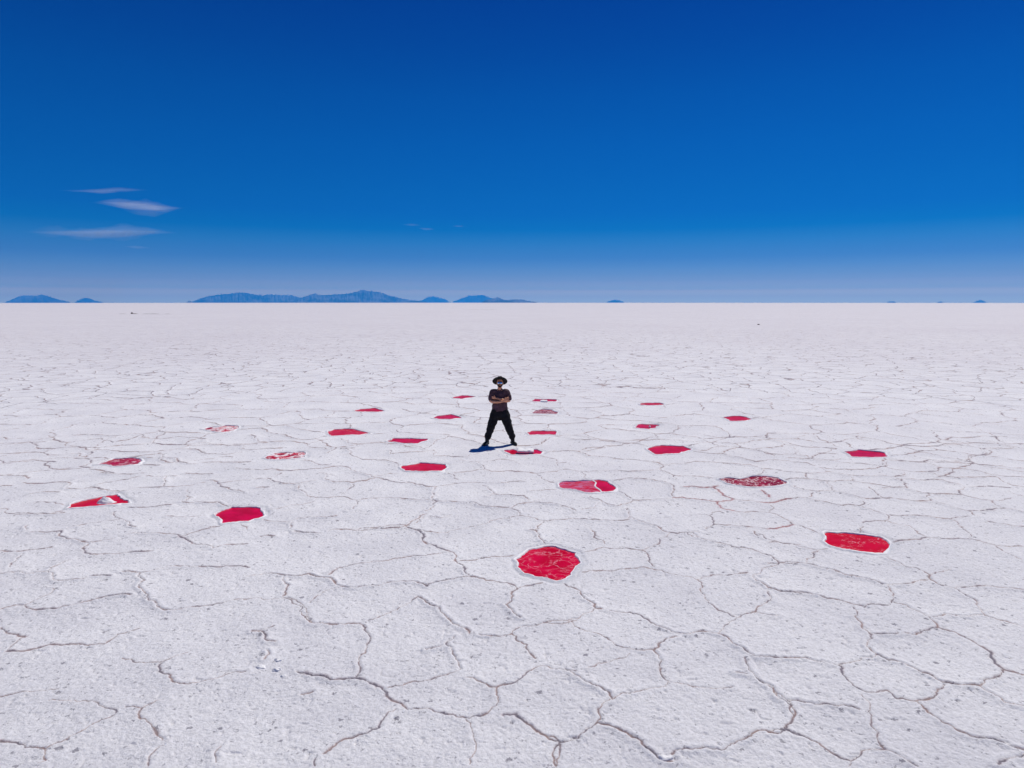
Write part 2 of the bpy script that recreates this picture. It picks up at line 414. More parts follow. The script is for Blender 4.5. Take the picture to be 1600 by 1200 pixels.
POOLS=[
(1,'plain',[(-2.42,27.23),(-2.05,27.76),(-1.8,27.76),(-1.46,27.33),(-1.76,26.98),(-1.98,26.71),(-2.32,26.88)]),
(2,'plain',[(-5.58,23.74),(-5.44,24.14),(-4.97,24.39),(-4.72,24.01),(-4.43,23.69),(-4.75,23.48),(-5.06,23.56),(-5.31,23.56)]),
(3,'streak',[(-2.64,22.25),(-2.53,22.73),(-2.08,23.05),(-1.89,22.73),(-1.67,22.25),(-2.02,21.97),(-2.38,22.02)]),
(4,'broken',[(-9.34,20.28),(-9.3,20.58),(-9.0,20.67),(-8.92,20.91),(-8.51,20.86),(-8.3,20.39),(-8.29,19.99),(-8.53,19.77),(-8.89,19.94)]),
(5,'vein',[(-5.45,19.94),(-5.37,20.23),(-5.1,20.33),(-4.73,20.27),(-4.43,19.91),(-4.11,19.57),(-4.39,19.39),(-4.73,19.36),(-5.17,19.22),(-5.31,19.48)]),
(6,'plain',[(-3.44,18.46),(-3.33,18.91),(-2.96,18.87),(-2.34,18.79),(-2.56,18.17),(-2.95,18.19)]),
(7,'streak',[(-2.57,15.64),(-2.4,15.75),(-2.19,15.93),(-1.87,15.87),(-1.57,15.75),(-1.61,15.13),(-2.02,15.07),(-2.42,15.16)]),
(8,'half',[(-9.8,15.72),(-9.77,15.95),(-9.75,16.18),(-9.73,16.35),(-9.54,16.41),(-9.25,16.45),(-9.07,16.31),(-8.93,16.11),(-8.83,15.82),(-9.0,15.66),(-9.16,15.57),(-9.32,15.6),(-9.56,15.75)]),
(9,'broken',[(-6.08,16.42),(-6.07,16.8),(-5.93,17.05),(-5.34,17.14),(-5.23,16.95),(-5.13,16.49),(-5.33,16.38),(-5.57,16.27),(-5.93,16.31)]),
(10,'plain',[(-8.26,12.31),(-8.37,12.61),(-8.29,12.8),(-8.1,13.06),(-7.88,13.24),(-7.56,12.91),(-7.3,12.65),(-7.52,12.57),(-7.81,12.45),(-8.07,12.37)]),
(11,'plain',[(-5.35,11.93),(-5.34,12.17),(-5.23,12.38),(-5.02,12.39),(-4.68,12.33),(-4.47,11.91),(-4.48,11.76),(-4.61,11.56),(-5.01,11.45),(-5.12,11.69),(-5.22,11.8)]),
(12,'vein',[(0.06,9.77),(0.2,10.03),(0.31,10.22),(0.57,10.34),(0.68,10.32),(0.82,10.19),(0.92,10.08),(0.97,10.05),(0.95,9.92),(0.99,9.79),(0.99,9.6),(0.87,9.37),(0.82,9.19),(0.73,9.06),(0.62,9.0),(0.5,9.08),(0.33,9.14),(0.18,9.25),(0.1,9.45)]),
(13,'smear',[(0.98,13.77),(1.06,14.22),(1.37,14.24),(1.69,14.32),(1.87,14.39),(2.04,14.24),(2.11,13.91),(2.13,13.68),(2.05,13.5),(1.8,13.41),(1.53,13.37),(1.31,13.59),(1.07,13.64)]),
(14,'plain',[(-0.22,17.29),(0.01,17.43),(0.13,17.29),(0.66,17.38),(0.78,17.11),(0.69,16.83),(0.01,16.79)]),
(15,'streak',[(0.42,19.72),(0.58,19.98),(1.26,20.0),(1.31,19.85),(1.26,19.36),(0.5,19.36)]),
(16,'grain',[(0.66,23.27),(0.82,23.87),(1.13,24.14),(1.42,24.01),(1.6,23.43),(1.49,23.05),(1.04,23.07),(0.76,23.17)]),
(17,'plain',[(0.73,26.06),(0.89,26.71),(1.74,26.55),(1.68,26.0),(1.26,26.0)]),
(18,'plain',[(4.81,25.44),(5.03,25.66),(5.62,25.66),(5.64,25.14),(5.26,24.99),(4.82,25.05)]),
(19,'plain',[(3.75,20.52),(4.05,21.18),(4.41,21.08),(4.6,20.93),(4.35,20.43),(4.1,20.27),(3.9,20.37)]),
(20,'plain',[(3.53,17.49),(3.73,17.76),(3.99,17.94),(4.2,17.88),(4.57,17.83),(4.67,17.46),(4.2,16.93),(3.62,16.79),(3.55,17.04)]),
(21,'streak',[(7.03,22.43),(7.36,22.62),(7.66,22.68),(7.81,22.43),(7.84,22.0),(7.53,21.74),(7.02,21.69)]),
(22,'plain',[(8.5,17.16),(8.97,17.39),(9.24,17.22),(9.49,17.03),(9.35,16.64),(8.79,16.49),(8.42,16.56)]),
(23,'grain',[(4.46,14.42),(4.7,14.56),(4.93,14.44),(5.25,14.65),(5.6,14.7),(5.79,14.56),(5.84,14.16),(5.8,14.05),(5.47,13.88),(5.06,13.78),(4.85,13.83),(4.57,14.05)]),
(24,'speck',[(5.24,11.0),(5.51,10.97),(5.81,10.87),(5.98,10.77),(6.01,10.61),(5.97,10.42),(5.81,10.21),(5.66,10.04),(5.41,10.09),(5.14,10.21),(5.01,10.39),(5.01,10.57),(5.14,10.77)])]
HILLS=[
('ridge_a',56,[(-0.435,0.00048),(-0.4261,0.00427),(-0.4158,0.00745),(-0.398,0.01069),(-0.3876,0.01074),(-0.38,0.0127),(-0.365,0.0118),(-0.3559,0.00958),(-0.3467,0.00896),(-0.3374,0.01062),(-0.3312,0.00966),(-0.3156,0.00939),(-0.3093,0.00908),(-0.2983,0.0058),(-0.2904,0.00217),(-0.2808,0.00018)]),
('ridge_b',50,[(-0.3127,0.00018),(-0.3031,0.00348),(-0.2983,0.00547),(-0.2869,0.00947),(-0.2788,0.01215),(-0.2725,0.00951),(-0.2513,0.01057),(-0.2349,0.01128),(-0.2215,0.01469),(-0.2132,0.01741),(-0.2066,0.01541),(-0.2015,0.01576),(-0.1882,0.01343),(-0.1748,0.0087),(-0.1545,0.00395),(-0.1341,0.00156),(-0.1238,0.00018)]),
('peak_c',68,[(-0.1358,0.00018),(-0.1307,0.0019),(-0.1237,0.00602),(-0.1151,0.00809),(-0.1065,0.00603),(-0.0979,0.00466),(-0.0911,0.00053)]),
('peak_d',66,[(-0.0859,0.00053),(-0.0719,0.00571),(-0.0598,0.00917),(-0.0424,0.01021),(-0.0337,0.00676),(-0.0267,0.00468),(-0.0145,0.00053)]),
('ridge_e',38,[(-0.0435,0.00018),(-0.0372,0.00295),(-0.0302,0.00434),(-0.0205,0.00676),(-0.0128,0.00365),(-0.0058,0.00261),(0.0046,0.00399),(0.0169,0.0033),(0.0221,0.00157),(0.036,0.00018)]),
('left_a',58,[(-0.6351,-0.00013),(-0.6289,0.00286),(-0.6225,0.00587),(-0.6194,0.00738),(-0.6119,0.0078),(-0.6057,0.00745),(-0.5993,0.00863),(-0.5949,0.00789),(-0.5887,0.00524),(-0.5824,0.00256),(-0.5708,-0.00014)]),
('left_b',66,[(-0.5662,-0.00014),(-0.5607,0.0026),(-0.5538,0.00536),(-0.5492,0.0038),(-0.5439,0.00144),(-0.5371,-0.00014)]),
('islet_a',40,[(-0.4423,-0.00015),(-0.4384,0.00194),(-0.4347,-0.00015)]),
('islet_b',50,[(0.1369,-0.00016),(0.1414,0.00167),(0.1477,0.00322),(0.155,0.00212),(0.1614,-0.00016)]),
('islet_c',52,[(0.4992,-0.00014),(0.502,0.00091),(0.5063,0.00091),(0.5092,-0.00014)]),
('islet_d',54,[(0.5541,-0.00014),(0.5568,0.0008),(0.5602,-0.00014)]),
('islet_e',50,[(0.5909,-0.00014),(0.5941,0.00117),(0.5972,0.00231),(0.601,0.00139),(0.6037,-0.00013)])]

RE = 6371000.0
# ---------------------------------------------------------------- the salt flat: one sheet following the earth's curve, finer near the pools
def hash2(ix, iy, s):
    h = (ix.astype(np.int64) * 374761393 + iy.astype(np.int64) * 668265263 + s * 974711) & 0x7fffffff
    h = ((h ^ (h >> 13)) * 1274126177) & 0x7fffffff
    return ((h ^ (h >> 16)) & 0xffff) / 65535.0
def vnoise(x, y, s):
    ix = np.floor(x); iy = np.floor(y); fx = x - ix; fy = y - iy
    fx = fx * fx * (3 - 2 * fx); fy = fy * fy * (3 - 2 * fy)
    a = hash2(ix, iy, s); b = hash2(ix + 1, iy, s); c = hash2(ix, iy + 1, s); d = hash2(ix + 1, iy + 1, s)
    return (a * (1 - fx) + b * fx) * (1 - fy) + (c * (1 - fx) + d * fx) * fy
TH = 0.0014
th_f = np.arange(-0.80, 0.80001, TH)
n_c = 64
th_c = np.linspace(0.80, 2 * math.pi - 0.80, n_c + 2)[1:-1]
theta = np.concatenate([th_f, th_c])                       # azimuth from +Y
rs = [0.25]
while rs[-1] < 4.2: rs.append(rs[-1] * 1.12)
while rs[-1] < 31.0:
    rs.append(rs[-1] * (1 + 0.0014 * (1.0 + max(0, rs[-1] - 10) * 0.018)))
while rs[-1] < 80000.0: rs.append(rs[-1] * 1.05)
R = np.array(rs); nr, nth = len(R), len(theta)
X = R[:, None] * np.sin(theta)[None, :]; Y = R[:, None] * np.cos(theta)[None, :]
CD = np.full((nr, nth), 30.0, np.float32); DYE = np.zeros((nr, nth), np.float32); DM = np.full((nr, nth), 9.0, np.float32)
nf = len(th_f)
def window(ax, ay, bx, by, pad):
    r0 = math.hypot(ax, ay); r1 = math.hypot(bx, by); t0 = math.atan2(ax, ay); t1 = math.atan2(bx, by)
    lo, hi = min(r0, r1) - pad, max(r0, r1) + pad; tl, th = min(t0, t1) - pad / max(lo, .5), max(t0, t1) + pad / max(lo, .5)
    i0, i1 = np.searchsorted(R, [lo, hi]); j0 = int(max(0, (tl + 0.8) / TH)); j1 = int(min(nf, (th + 0.8) / TH + 2))
    return i0, i1, j0, j1
rng = np.random.RandomState(3)
def jag(p, step, amp):
    """split a polyline into short pieces and shake them, finer and finer"""
    out_ = [p[0]]
    for (ax, ay), (bx, by) in zip(p[:-1], p[1:]):
        def rec(ax, ay, bx, by):
            l = math.hypot(bx - ax, by - ay)
            if l < step: return [(bx, by)]
            k = amp * min(l, 0.6) * rng.uniform(-1, 1) ; mx = (ax + bx) / 2 - (by - ay) / l * k; my = (ay + by) / 2 + (bx - ax) / l * k
            return rec(ax, ay, mx, my) + rec(mx, my, bx, by)
        out_ += rec(ax, ay, bx, by)
    return out_
# beyond the traced cracks: a net of cell walls (Voronoi cells of jittered seeds), as plain polylines too
from mathutils.geometry import delaunay_2d_cdt
def net():
    g = 1.55; pts = []
    for iy in range(int(15 / g), int(36 / g)):
        for ix in range(int(-30 / g), int(30 / g)):
            pts.append(Vector(((ix + .5 * (iy % 2) + rng.uniform(-.42, .42)) * g, (iy + rng.uniform(-.42, .42)) * g)))
    vs_, _, fs_, _, _, _ = delaunay_2d_cdt(pts, [], [], 0, 1e-5)
    cc_, edges = [], {}
    for k, (a, b_, c_) in enumerate(fs_):
        A_, B_, C_ = vs_[a], vs_[b_], vs_[c_]
        d_ = 2 * (A_.x * (B_.y - C_.y) + B_.x * (C_.y - A_.y) + C_.x * (A_.y - B_.y))
        a2, b2, c2 = A_.length_squared, B_.length_squared, C_.length_squared
        if abs(d_) < 1e-6: cc_.append(None); continue
        cc_.append(((a2 * (B_.y - C_.y) + b2 * (C_.y - A_.y) + c2 * (A_.y - B_.y)) / d_, (a2 * (C_.x - B_.x) + b2 * (A_.x - C_.x) + c2 * (B_.x - A_.x)) / d_))
        for e_ in ((a, b_), (b_, c_), (c_, a)): edges.setdefault(tuple(sorted(e_)), []).append(k)
    res = []
    for e_, ks in edges.items():
        if len(ks) != 2 or cc_[ks[0]] is None or cc_[ks[1]] is None: continue
        (ax, ay), (bx, by) = cc_[ks[0]], cc_[ks[1]]; l = math.hypot(bx - ax, by - ay); m_ = math.hypot((ax + bx) / 2, (ay + by) / 2)
        if l > 4 or m_ < 17.6 or m_ > 31.5 or abs(ax) > .8 * ay: continue
        if rng.uniform() < 0.12: continue
        res.append([0, ax * 100, ay * 100, bx * 100, by * 100])
    return res
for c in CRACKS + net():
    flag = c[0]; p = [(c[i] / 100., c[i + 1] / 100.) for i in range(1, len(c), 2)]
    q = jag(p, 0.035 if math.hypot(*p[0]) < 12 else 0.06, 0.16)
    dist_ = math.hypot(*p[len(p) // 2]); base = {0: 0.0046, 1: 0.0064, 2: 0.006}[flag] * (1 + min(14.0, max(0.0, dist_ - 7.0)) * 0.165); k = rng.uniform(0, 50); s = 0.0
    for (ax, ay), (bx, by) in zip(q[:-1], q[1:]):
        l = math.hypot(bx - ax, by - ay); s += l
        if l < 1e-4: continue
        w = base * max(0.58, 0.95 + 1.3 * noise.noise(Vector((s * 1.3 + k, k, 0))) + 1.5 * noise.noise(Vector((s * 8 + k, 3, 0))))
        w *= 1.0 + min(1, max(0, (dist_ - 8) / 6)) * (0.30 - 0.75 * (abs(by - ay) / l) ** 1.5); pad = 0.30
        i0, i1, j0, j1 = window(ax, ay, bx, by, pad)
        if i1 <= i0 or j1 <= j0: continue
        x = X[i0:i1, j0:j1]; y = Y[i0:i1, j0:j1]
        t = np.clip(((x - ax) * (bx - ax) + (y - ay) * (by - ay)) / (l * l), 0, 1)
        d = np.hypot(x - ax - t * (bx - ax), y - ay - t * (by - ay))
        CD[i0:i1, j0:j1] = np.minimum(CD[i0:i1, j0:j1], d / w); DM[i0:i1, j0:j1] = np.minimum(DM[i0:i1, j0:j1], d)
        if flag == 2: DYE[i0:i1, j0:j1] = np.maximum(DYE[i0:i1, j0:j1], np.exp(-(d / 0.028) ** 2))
# pools: signed distance to each outline
PSD = np.full((nr, nth), 9.0, np.float32)
POUT = {}
for num, kind, p in POOLS:
    rng = np.random.RandomState(100 + num)
    q = []
    cl = p + [p[0]]
    q = jag(cl, 0.05, 0.11)[:-1]
    POUT[num] = q
    xs = [a for a, b in q]; ys = [b for a, b in q]; pad = 0.45
    cx, cy = sum(xs) / len(xs), sum(ys) / len(ys)
    i0, i1, j0, j1 = 10**9, 0, 10**9, 0
    for a in q:
        w_ = window(*a, *a, pad); i0 = min(i0, w_[0]); i1 = max(i1, w_[1]); j0 = min(j0, w_[2]); j1 = max(j1, w_[3])
    x = X[i0:i1, j0:j1]; y = Y[i0:i1, j0:j1]; dm = np.full(x.shape, 9.0); ins = np.zeros(x.shape, bool)
    for (ax, ay), (bx, by) in zip(q, q[1:] + q[:1]):
        l2 = (bx - ax) ** 2 + (by - ay) ** 2 + 1e-12
        t = np.clip(((x - ax) * (bx - ax) + (y - ay) * (by - ay)) / l2, 0, 1)
        dm = np.minimum(dm, np.hypot(x - ax - t * (bx - ax), y - ay - t * (by - ay)))
        cr_ = (ay > y) != (by > y)
        ins ^= cr_ & (x < (bx - ax) * (y - ay) / (by - ay if by != ay else 1e-9) + ax)
    sd = np.where(ins, -dm, dm)
    PSD[i0:i1, j0:j1] = np.minimum(PSD[i0:i1, j0:j1], sd)
def sstep(x, a, b):
    t = np.clip((x - a) / (b - a), 0, 1); return t * t * (3 - 2 * t)
Z = np.zeros((nr, nth))
near = 1 - sstep(R, 26, 34)[:, None]
Z += near * 0.018 * (vnoise(X * 0.9, Y * 0.9, 1) - .5)
warp = 0.15 * vnoise(X * 2.1, Y * 2.1, 9)
Z += near * 0.010 * (vnoise((X + warp) * 4.5, (Y + warp) * 4.5, 2) - .5)
n1 = vnoise(X * 17, Y * 17, 3); n2 = vnoise(X * 37, Y * 37, 4); n3 = vnoise(X * 80, Y * 80, 5)
fine = 1 - sstep(R, 12, 22)[:, None]
Z += fine * (0.008 * (n1 - .5) + 0.0055 * (n2 - .5)) + 0.0035 * (n3 - .5) * (1 - sstep(R, 6, 9)[:, None])
pits = np.maximum(0, 0.14 - vnoise(X * 14 + 5, Y * 14, 6)) * 7
Z -= fine * 0.018 * pits
crk = np.exp(-(CD / 1.25) ** 2) * np.where(DM < 0.06, 1, 0)
lip = np.exp(-((DM - 0.035) / 0.035) ** 2) * sstep(vnoise(X * 1.1, Y * 1.1, 8), 0.25, 0.8)
Z += (0.016 * lip - 0.011 * crk) * near
Z += near * 0.012 * np.exp(-(DM / 0.18) ** 2)
PZ = PSD + 0.012 * (vnoise(X * 9, Y * 9, 11) - .5)
flat = sstep(PZ, 0.06, 0.22)
Z = Z * flat - 0.16 * (1 - sstep(PZ, -0.05, 0.012)) - 0.016 * np.exp(-((PZ - 0.085) / 0.03) ** 2)
Z -= (R[:, None] ** 2) / (2 * RE)
vor_mask = np.where((R[:, None] > 30.5 + 0.0 * X) | (np.abs(X) > 0.752 * Y + 0.35) | (Y < 4.9), 1.0, 0.0)
# bluish-grey tint round the pools, fading outward from each outline
RIM_BLUE = np.exp(-(np.maximum(PSD, 0) / 0.09) ** 2) * (PSD < 9)
nv = nr * nth + 1
co = np.empty((nv, 3), np.float32); co[0] = (0, 0, 0)
co[1:, 0] = X.ravel(); co[1:, 1] = Y.ravel(); co[1:, 2] = Z.ravel()
ii, jj = np.meshgrid(np.arange(nr - 1), np.arange(nth), indexing='ij'); j2 = (jj + 1) % nth
quads = np.stack([1 + ii * nth + jj, 1 + (ii + 1) * nth + jj, 1 + (ii + 1) * nth + j2, 1 + ii * nth + j2], -1).reshape(-1, 4)
quads = quads[:, ::-1]
tri = np.stack([np.zeros(nth, int), 1 + (np.arange(nth) + 1) % nth, 1 + np.arange(nth)], -1)[:, ::-1]
tri = tri[:, [0, 2, 1]][:, ::-1]
me = bpy.data.meshes.new('salt_flat')
me.vertices.add(nv); me.vertices.foreach_set('co', co.ravel())
nq, ntr = len(quads), len(tri)
me.loops.add(nq * 4 + ntr * 3); me.loops.foreach_set('vertex_index', np.concatenate([quads.ravel(), tri.ravel()]).astype(np.int32))
me.polygons.add(nq + ntr)
me.polygons.foreach_set('loop_start', np.concatenate([np.arange(nq) * 4, nq * 4 + np.arange(ntr) * 3]).astype(np.int32))
me.polygons.foreach_set('loop_total', np.concatenate([np.full(nq, 4), np.full(ntr, 3)]).astype(np.int32))
me.update(calc_edges=True)
me.polygons.foreach_set('use_smooth', np.ones(nq + ntr, bool))
def attr(name, A, v0):
    a = me.attributes.new(name, 'FLOAT', 'POINT'); d = np.empty(nv, np.float32); d[0] = v0; d[1:] = A.ravel(); a.data.foreach_set('value', d)
attr('crack', CD, 30.0); attr('dye', DYE, 0.0); attr('far', vor_mask * (PSD > 0.02) * (1 - 0.62 * sstep(R, 40, 140)[:, None]), 1.0); attr('rim_blue', RIM_BLUE, 0.0); attr('dust', np.broadcast_to(sstep(np.log(R), math.log(24), math.log(120))[:, None], (nr, nth)), 0.0)
attr('plain', np.broadcast_to(sstep(PSD, 0.05, 0.16), (nr, nth)), 1.0)
salt_flat = link(bpy.data.objects.new('ground', me)); tag(salt_flat, 'white cracked salt crust reaching to the horizon', kind='structure')

def salt_nodes(M, pos):
    big = M.noise(pos, 0.05, 4).outputs['Fac']; mid = M.noise(pos, 0.7, 5, 0.6).outputs['Fac']; fine_ = M.noise(pos, 26, 4, 0.65).outputs['Fac']
    col = M.mix(M.ss(mid, 0.3, 0.7), (0.75, 0.745, 0.82, 1), (0.85, 0.845, 0.91, 1))
    col = M.mix(M.math('MULTIPLY', M.ss(big, 0.42, 0.62), 0.35), col, (0.73, 0.71, 0.79, 1))
    col = M.mix(M.math('MULTIPLY', M.ss(fine_, 0.36, 0.66), 0.55), M.vscale(col, 0.84), M.vscale(col, 1.12))
    return col, fine_
M = NT('salt_crust'); pos = M.n('ShaderNodeNewGeometry').outputs['Position']
sp = M.n('ShaderNodeSeparateXYZ'); M.l(pos, sp.inputs[0])
flatp = M.n('ShaderNodeCombineXYZ'); M.l(sp.outputs[0], flatp.inputs[0]); M.l(sp.outputs[1], flatp.inputs[1]); pos = flatp.outputs[0]
A = lambda n_: M.n('ShaderNodeAttribute', attribute_name=n_).outputs['Fac']
col, fine_ = salt_nodes(M, pos)
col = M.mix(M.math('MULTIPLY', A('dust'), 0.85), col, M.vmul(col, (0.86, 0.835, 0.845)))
# specks and pits, clustered; the pits' shadow is painted in as dark colour
sv = M.vor(pos, 9.0); speck_r = M.noise(pos, 1.7, 2).outputs['Fac']
warpn = M.vscale(M.vadd(M.noise(pos, 30, 2).outputs['Color'], (-.5, -.5, -.5)), 0.09)
def specks(scale, r, keep):
    v = M.vor(M.vadd(pos, warpn), scale); sc = M.n('ShaderNodeSeparateColor'); M.l(v.outputs['Color'], sc.inputs[0])
    on = M.math('GREATER_THAN', sc.outputs[0], keep)
    size = M.math('MULTIPLY', sc.outputs[1], r)
    k = M.math('SUBTRACT', size, v.outputs['Distance'])
    return M.math('MULTIPLY', on, M.ss(k, 0.0, r * 0.35))
s1 = specks(7.0, 0.26, 0.50); s2 = specks(19.0, 0.42, 0.50); s3 = specks(3.0, 0.13, 0.60)
speck = M.math('MAXIMUM', M.math('MAXIMUM', M.math('MULTIPLY', s1, 0.95), M.math('MULTIPLY', s2, 0.70)), M.math('MULTIPLY', s3, 0.9))
speck = M.math('MULTIPLY', speck, A('plain'))
col = M.mix(M.math('MULTIPLY', speck, 0.75), col, (0.16, 0.15, 0.20, 1))
# cracks: traced ones from the mesh, polygon net beyond
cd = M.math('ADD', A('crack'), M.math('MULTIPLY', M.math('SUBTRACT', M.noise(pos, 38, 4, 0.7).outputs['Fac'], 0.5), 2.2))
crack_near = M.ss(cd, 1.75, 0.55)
w1 = M.vscale(M.vadd(M.noise(pos, 0.9, 2, 0.5).outputs['Color'], (-.5, -.5, -.5)), 0.6)
w2 = M.vscale(M.vadd(M.noise(pos, 4.0, 3, 0.6).outputs['Color'], (-.5, -.5, -.5)), 0.13)
wp = M.vadd(M.vadd(pos, w1), w2)
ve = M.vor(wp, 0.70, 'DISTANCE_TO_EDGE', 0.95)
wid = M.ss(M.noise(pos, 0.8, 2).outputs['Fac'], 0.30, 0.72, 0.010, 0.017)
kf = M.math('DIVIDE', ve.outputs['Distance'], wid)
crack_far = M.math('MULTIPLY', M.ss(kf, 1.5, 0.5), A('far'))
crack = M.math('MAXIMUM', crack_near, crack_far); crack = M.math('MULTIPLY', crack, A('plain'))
brown = M.mix(M.ss(M.noise(pos, 2.5, 3).outputs['Fac'], 0.4, 0.62), (0.19, 0.17, 0.22, 1), (0.34, 0.25, 0.25, 1))  # mineral dirt, painted darker for the ridge shade that bump cannot cast
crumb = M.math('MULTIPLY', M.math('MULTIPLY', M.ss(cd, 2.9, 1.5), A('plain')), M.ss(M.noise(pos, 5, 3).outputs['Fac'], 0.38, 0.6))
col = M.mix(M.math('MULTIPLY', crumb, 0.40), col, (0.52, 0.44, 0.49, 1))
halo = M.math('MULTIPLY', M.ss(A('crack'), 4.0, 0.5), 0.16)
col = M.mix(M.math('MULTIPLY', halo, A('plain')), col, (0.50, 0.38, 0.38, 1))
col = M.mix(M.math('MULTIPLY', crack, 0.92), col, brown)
col = M.mix(M.math('MULTIPLY', A('dye'), M.ss(M.noise(pos, 14, 3).outputs['Fac'], 0.30, 0.62, 0.20, 0.85)), col, (0.42, 0.15, 0.17, 1))
rim_blue = M.math('MULTIPLY', A('rim_blue'), M.ss(M.noise(pos, 16, 3).outputs['Fac'], 0.35, 0.6, 0.35, 1.0))
col = M.mix(M.math('MULTIPLY', rim_blue, 0.6), col, (0.36, 0.40, 0.50, 1))
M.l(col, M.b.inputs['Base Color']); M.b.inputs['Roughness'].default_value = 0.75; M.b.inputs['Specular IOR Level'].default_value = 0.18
h = M.math('ADD', M.math('MULTIPLY', M.noise(pos, 34, 5, 0.75).outputs['Fac'], 0.030), M.math('MULTIPLY', M.noise(pos, 11, 3).outputs['Fac'], 0.012))
h = M.math('SUBTRACT', h, M.math('MULTIPLY', speck, 0.006))
ridge = M.math('MULTIPLY', M.math('MULTIPLY', M.ss(kf, 6.0, 1.5), A('far')), 0.02)
h = M.math('ADD', h, ridge)
b = M.n('ShaderNodeBump'); b.inputs['Strength'].default_value = 0.75; b.inputs['Distance'].default_value = 1.0; M.l(h, b.inputs['Height']); M.l(b.outputs[0], M.b.inputs['Normal'])
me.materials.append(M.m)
# white salt for rims and lumps
M = NT('white_salt'); pos = M.n('ShaderNodeNewGeometry').outputs['Position']
col, fine_ = salt_nodes(M, pos); col = M.mix(0.35, col, (0.84, 0.84, 0.87, 1))
M.l(col, M.b.inputs['Base Color']); M.b.inputs['Roughness'].default_value = 0.6
b = M.n('ShaderNodeBump'); b.inputs['Strength'].default_value = 0.6; b.inputs['Distance'].default_value = 0.01; M.l(fine_, b.inputs['Height']); M.l(b.outputs[0], M.b.inputs['Normal'])
WHITE = M.m
# ---------------------------------------------------------------- pools
def water_mat(kind, num):
    M = NT('red_water_' + kind); pos = M.n('ShaderNodeNewGeometry').outputs['Position']
    pos = M.vadd(pos, (num * 3.1, num * 1.7, 0))
    nz = M.noise(pos, 3.0, 4).outputs['Fac']
    hue = (num * 0.37) % 1.0
    deep = (0.44 + .10 * hue, 0.000, 0.010 + 0.02 * (1 - hue), 1); pale = (0.62, 0.001, 0.022 + 0.04 * (1 - hue), 1)
    if kind == 'grain': deep = (0.20, 0.0, 0.012, 1); pale = (0.32, 0.0, 0.02, 1)
    col = M.mix(M.ss(nz, 0.35, 0.65), deep, pale)
    crust = None
    wv = M.vadd(pos, M.vscale(M.noise(pos, 3.0, 4).outputs['Color'], 0.5))
    if kind == 'vein':
        st = M.vmul(wv, (1.0, 1.7, 1.0)); v = M.vor(st, 4.2, 'DISTANCE_TO_EDGE').outputs['Distance']
        crust = M.math('MULTIPLY', M.ss(v, 0.055, 0.0), M.ss(M.noise(pos, 2.6, 3).outputs['Fac'], 0.40, 0.58))
        crust = M.math('MAXIMUM', crust, M.math('MULTIPLY', M.ss(M.noise(pos, 7, 5).outputs['Fac'], 0.58, 0.70), 0.55)); cc = (0.66, 0.22, 0.30, 1)
    if kind == 'streak' or kind == 'smear':
        st = M.vmul(wv, (1.4, 4.0, 1.0)); lo, hi = (0.50, 0.72) if kind == 'streak' else (0.40, 0.66)
        crust = M.ss(M.noise(st, 3.6, 7, 0.7).outputs['Fac'], lo, hi); crust = M.math('MULTIPLY', crust, 0.6 if kind == 'streak' else 0.8); cc = (0.62, 0.12, 0.30, 1) if kind == 'streak' else (0.50, 0.22, 0.42, 1)
    if kind == 'speck':
        a_ = M.ss(M.noise(pos, 24, 3, 0.7).outputs['Fac'], 0.54, 0.66); crust = M.math('MULTIPLY', a_, M.ss(M.noise(pos, 2.4, 2).outputs['Fac'], 0.44, 0.60)); crust = M.math('MULTIPLY', crust, 0.7); cc = (0.72, 0.42, 0.50, 1)
    if kind == 'grain':
        st = M.vmul(wv, (1.0, 0.8, 1.0)); crust = M.ss(M.noise(st, 15, 3, 0.7).outputs['Fac'], 0.53, 0.57); cc = (0.76, 0.60, 0.66, 1); crust = M.math('MULTIPLY', crust, 0.9)
    if kind == 'half':
        deep = (0.34, 0.0, 0.02, 1); col = M.mix(M.ss(nz, 0.35, 0.65), deep, (0.46, 0.0, 0.04, 1))
        crust = M.ss(M.noise(M.vmul(wv, (0.8, 1.2, 1)), 7, 5, 0.65).outputs['Fac'], 0.51, 0.60); cc = (0.62, 0.38, 0.46, 1); crust = M.math('MULTIPLY', crust, 0.9)
    if kind == 'broken':
        crust = M.ss(M.noise(M.vmul(wv, (0.8, 0.8, 1)), 7.0, 4, 0.65).outputs['Fac'], 0.48, 0.52); col = M.mix(M.ss(nz, 0.35, 0.65), (0.30, 0, 0.015, 1), (0.60, 0, 0.02, 1)); cc = (0.74, 0.66, 0.72, 1)
    bn = M.n('ShaderNodeBump'); bn.inputs['Strength'].default_value = 0.4; bn.inputs['Distance'].default_value = 0.02
    h = M.math('MULTIPLY', M.noise(pos, 6, 2).outputs['Fac'], 0.06)
    rough = 0.28
    if crust is not None:
        col = M.mix(crust, col, cc); h = M.math('ADD', h, M.math('MULTIPLY', crust, 0.5)); M.l(M.math('ADD', M.math('MULTIPLY', crust, 0.5), 0.28), M.b.inputs['Roughness'])
    else: M.b.inputs['Roughness'].default_value = rough
    M.l(h, bn.inputs['Height']); M.l(bn.outputs[0], M.b.inputs['Normal'])
    M.l(col, M.b.inputs['Base Color']); M.b.inputs['Specular IOR Level'].default_value = 0.09; M.b.inputs['IOR'].default_value = 1.33
    return M.m
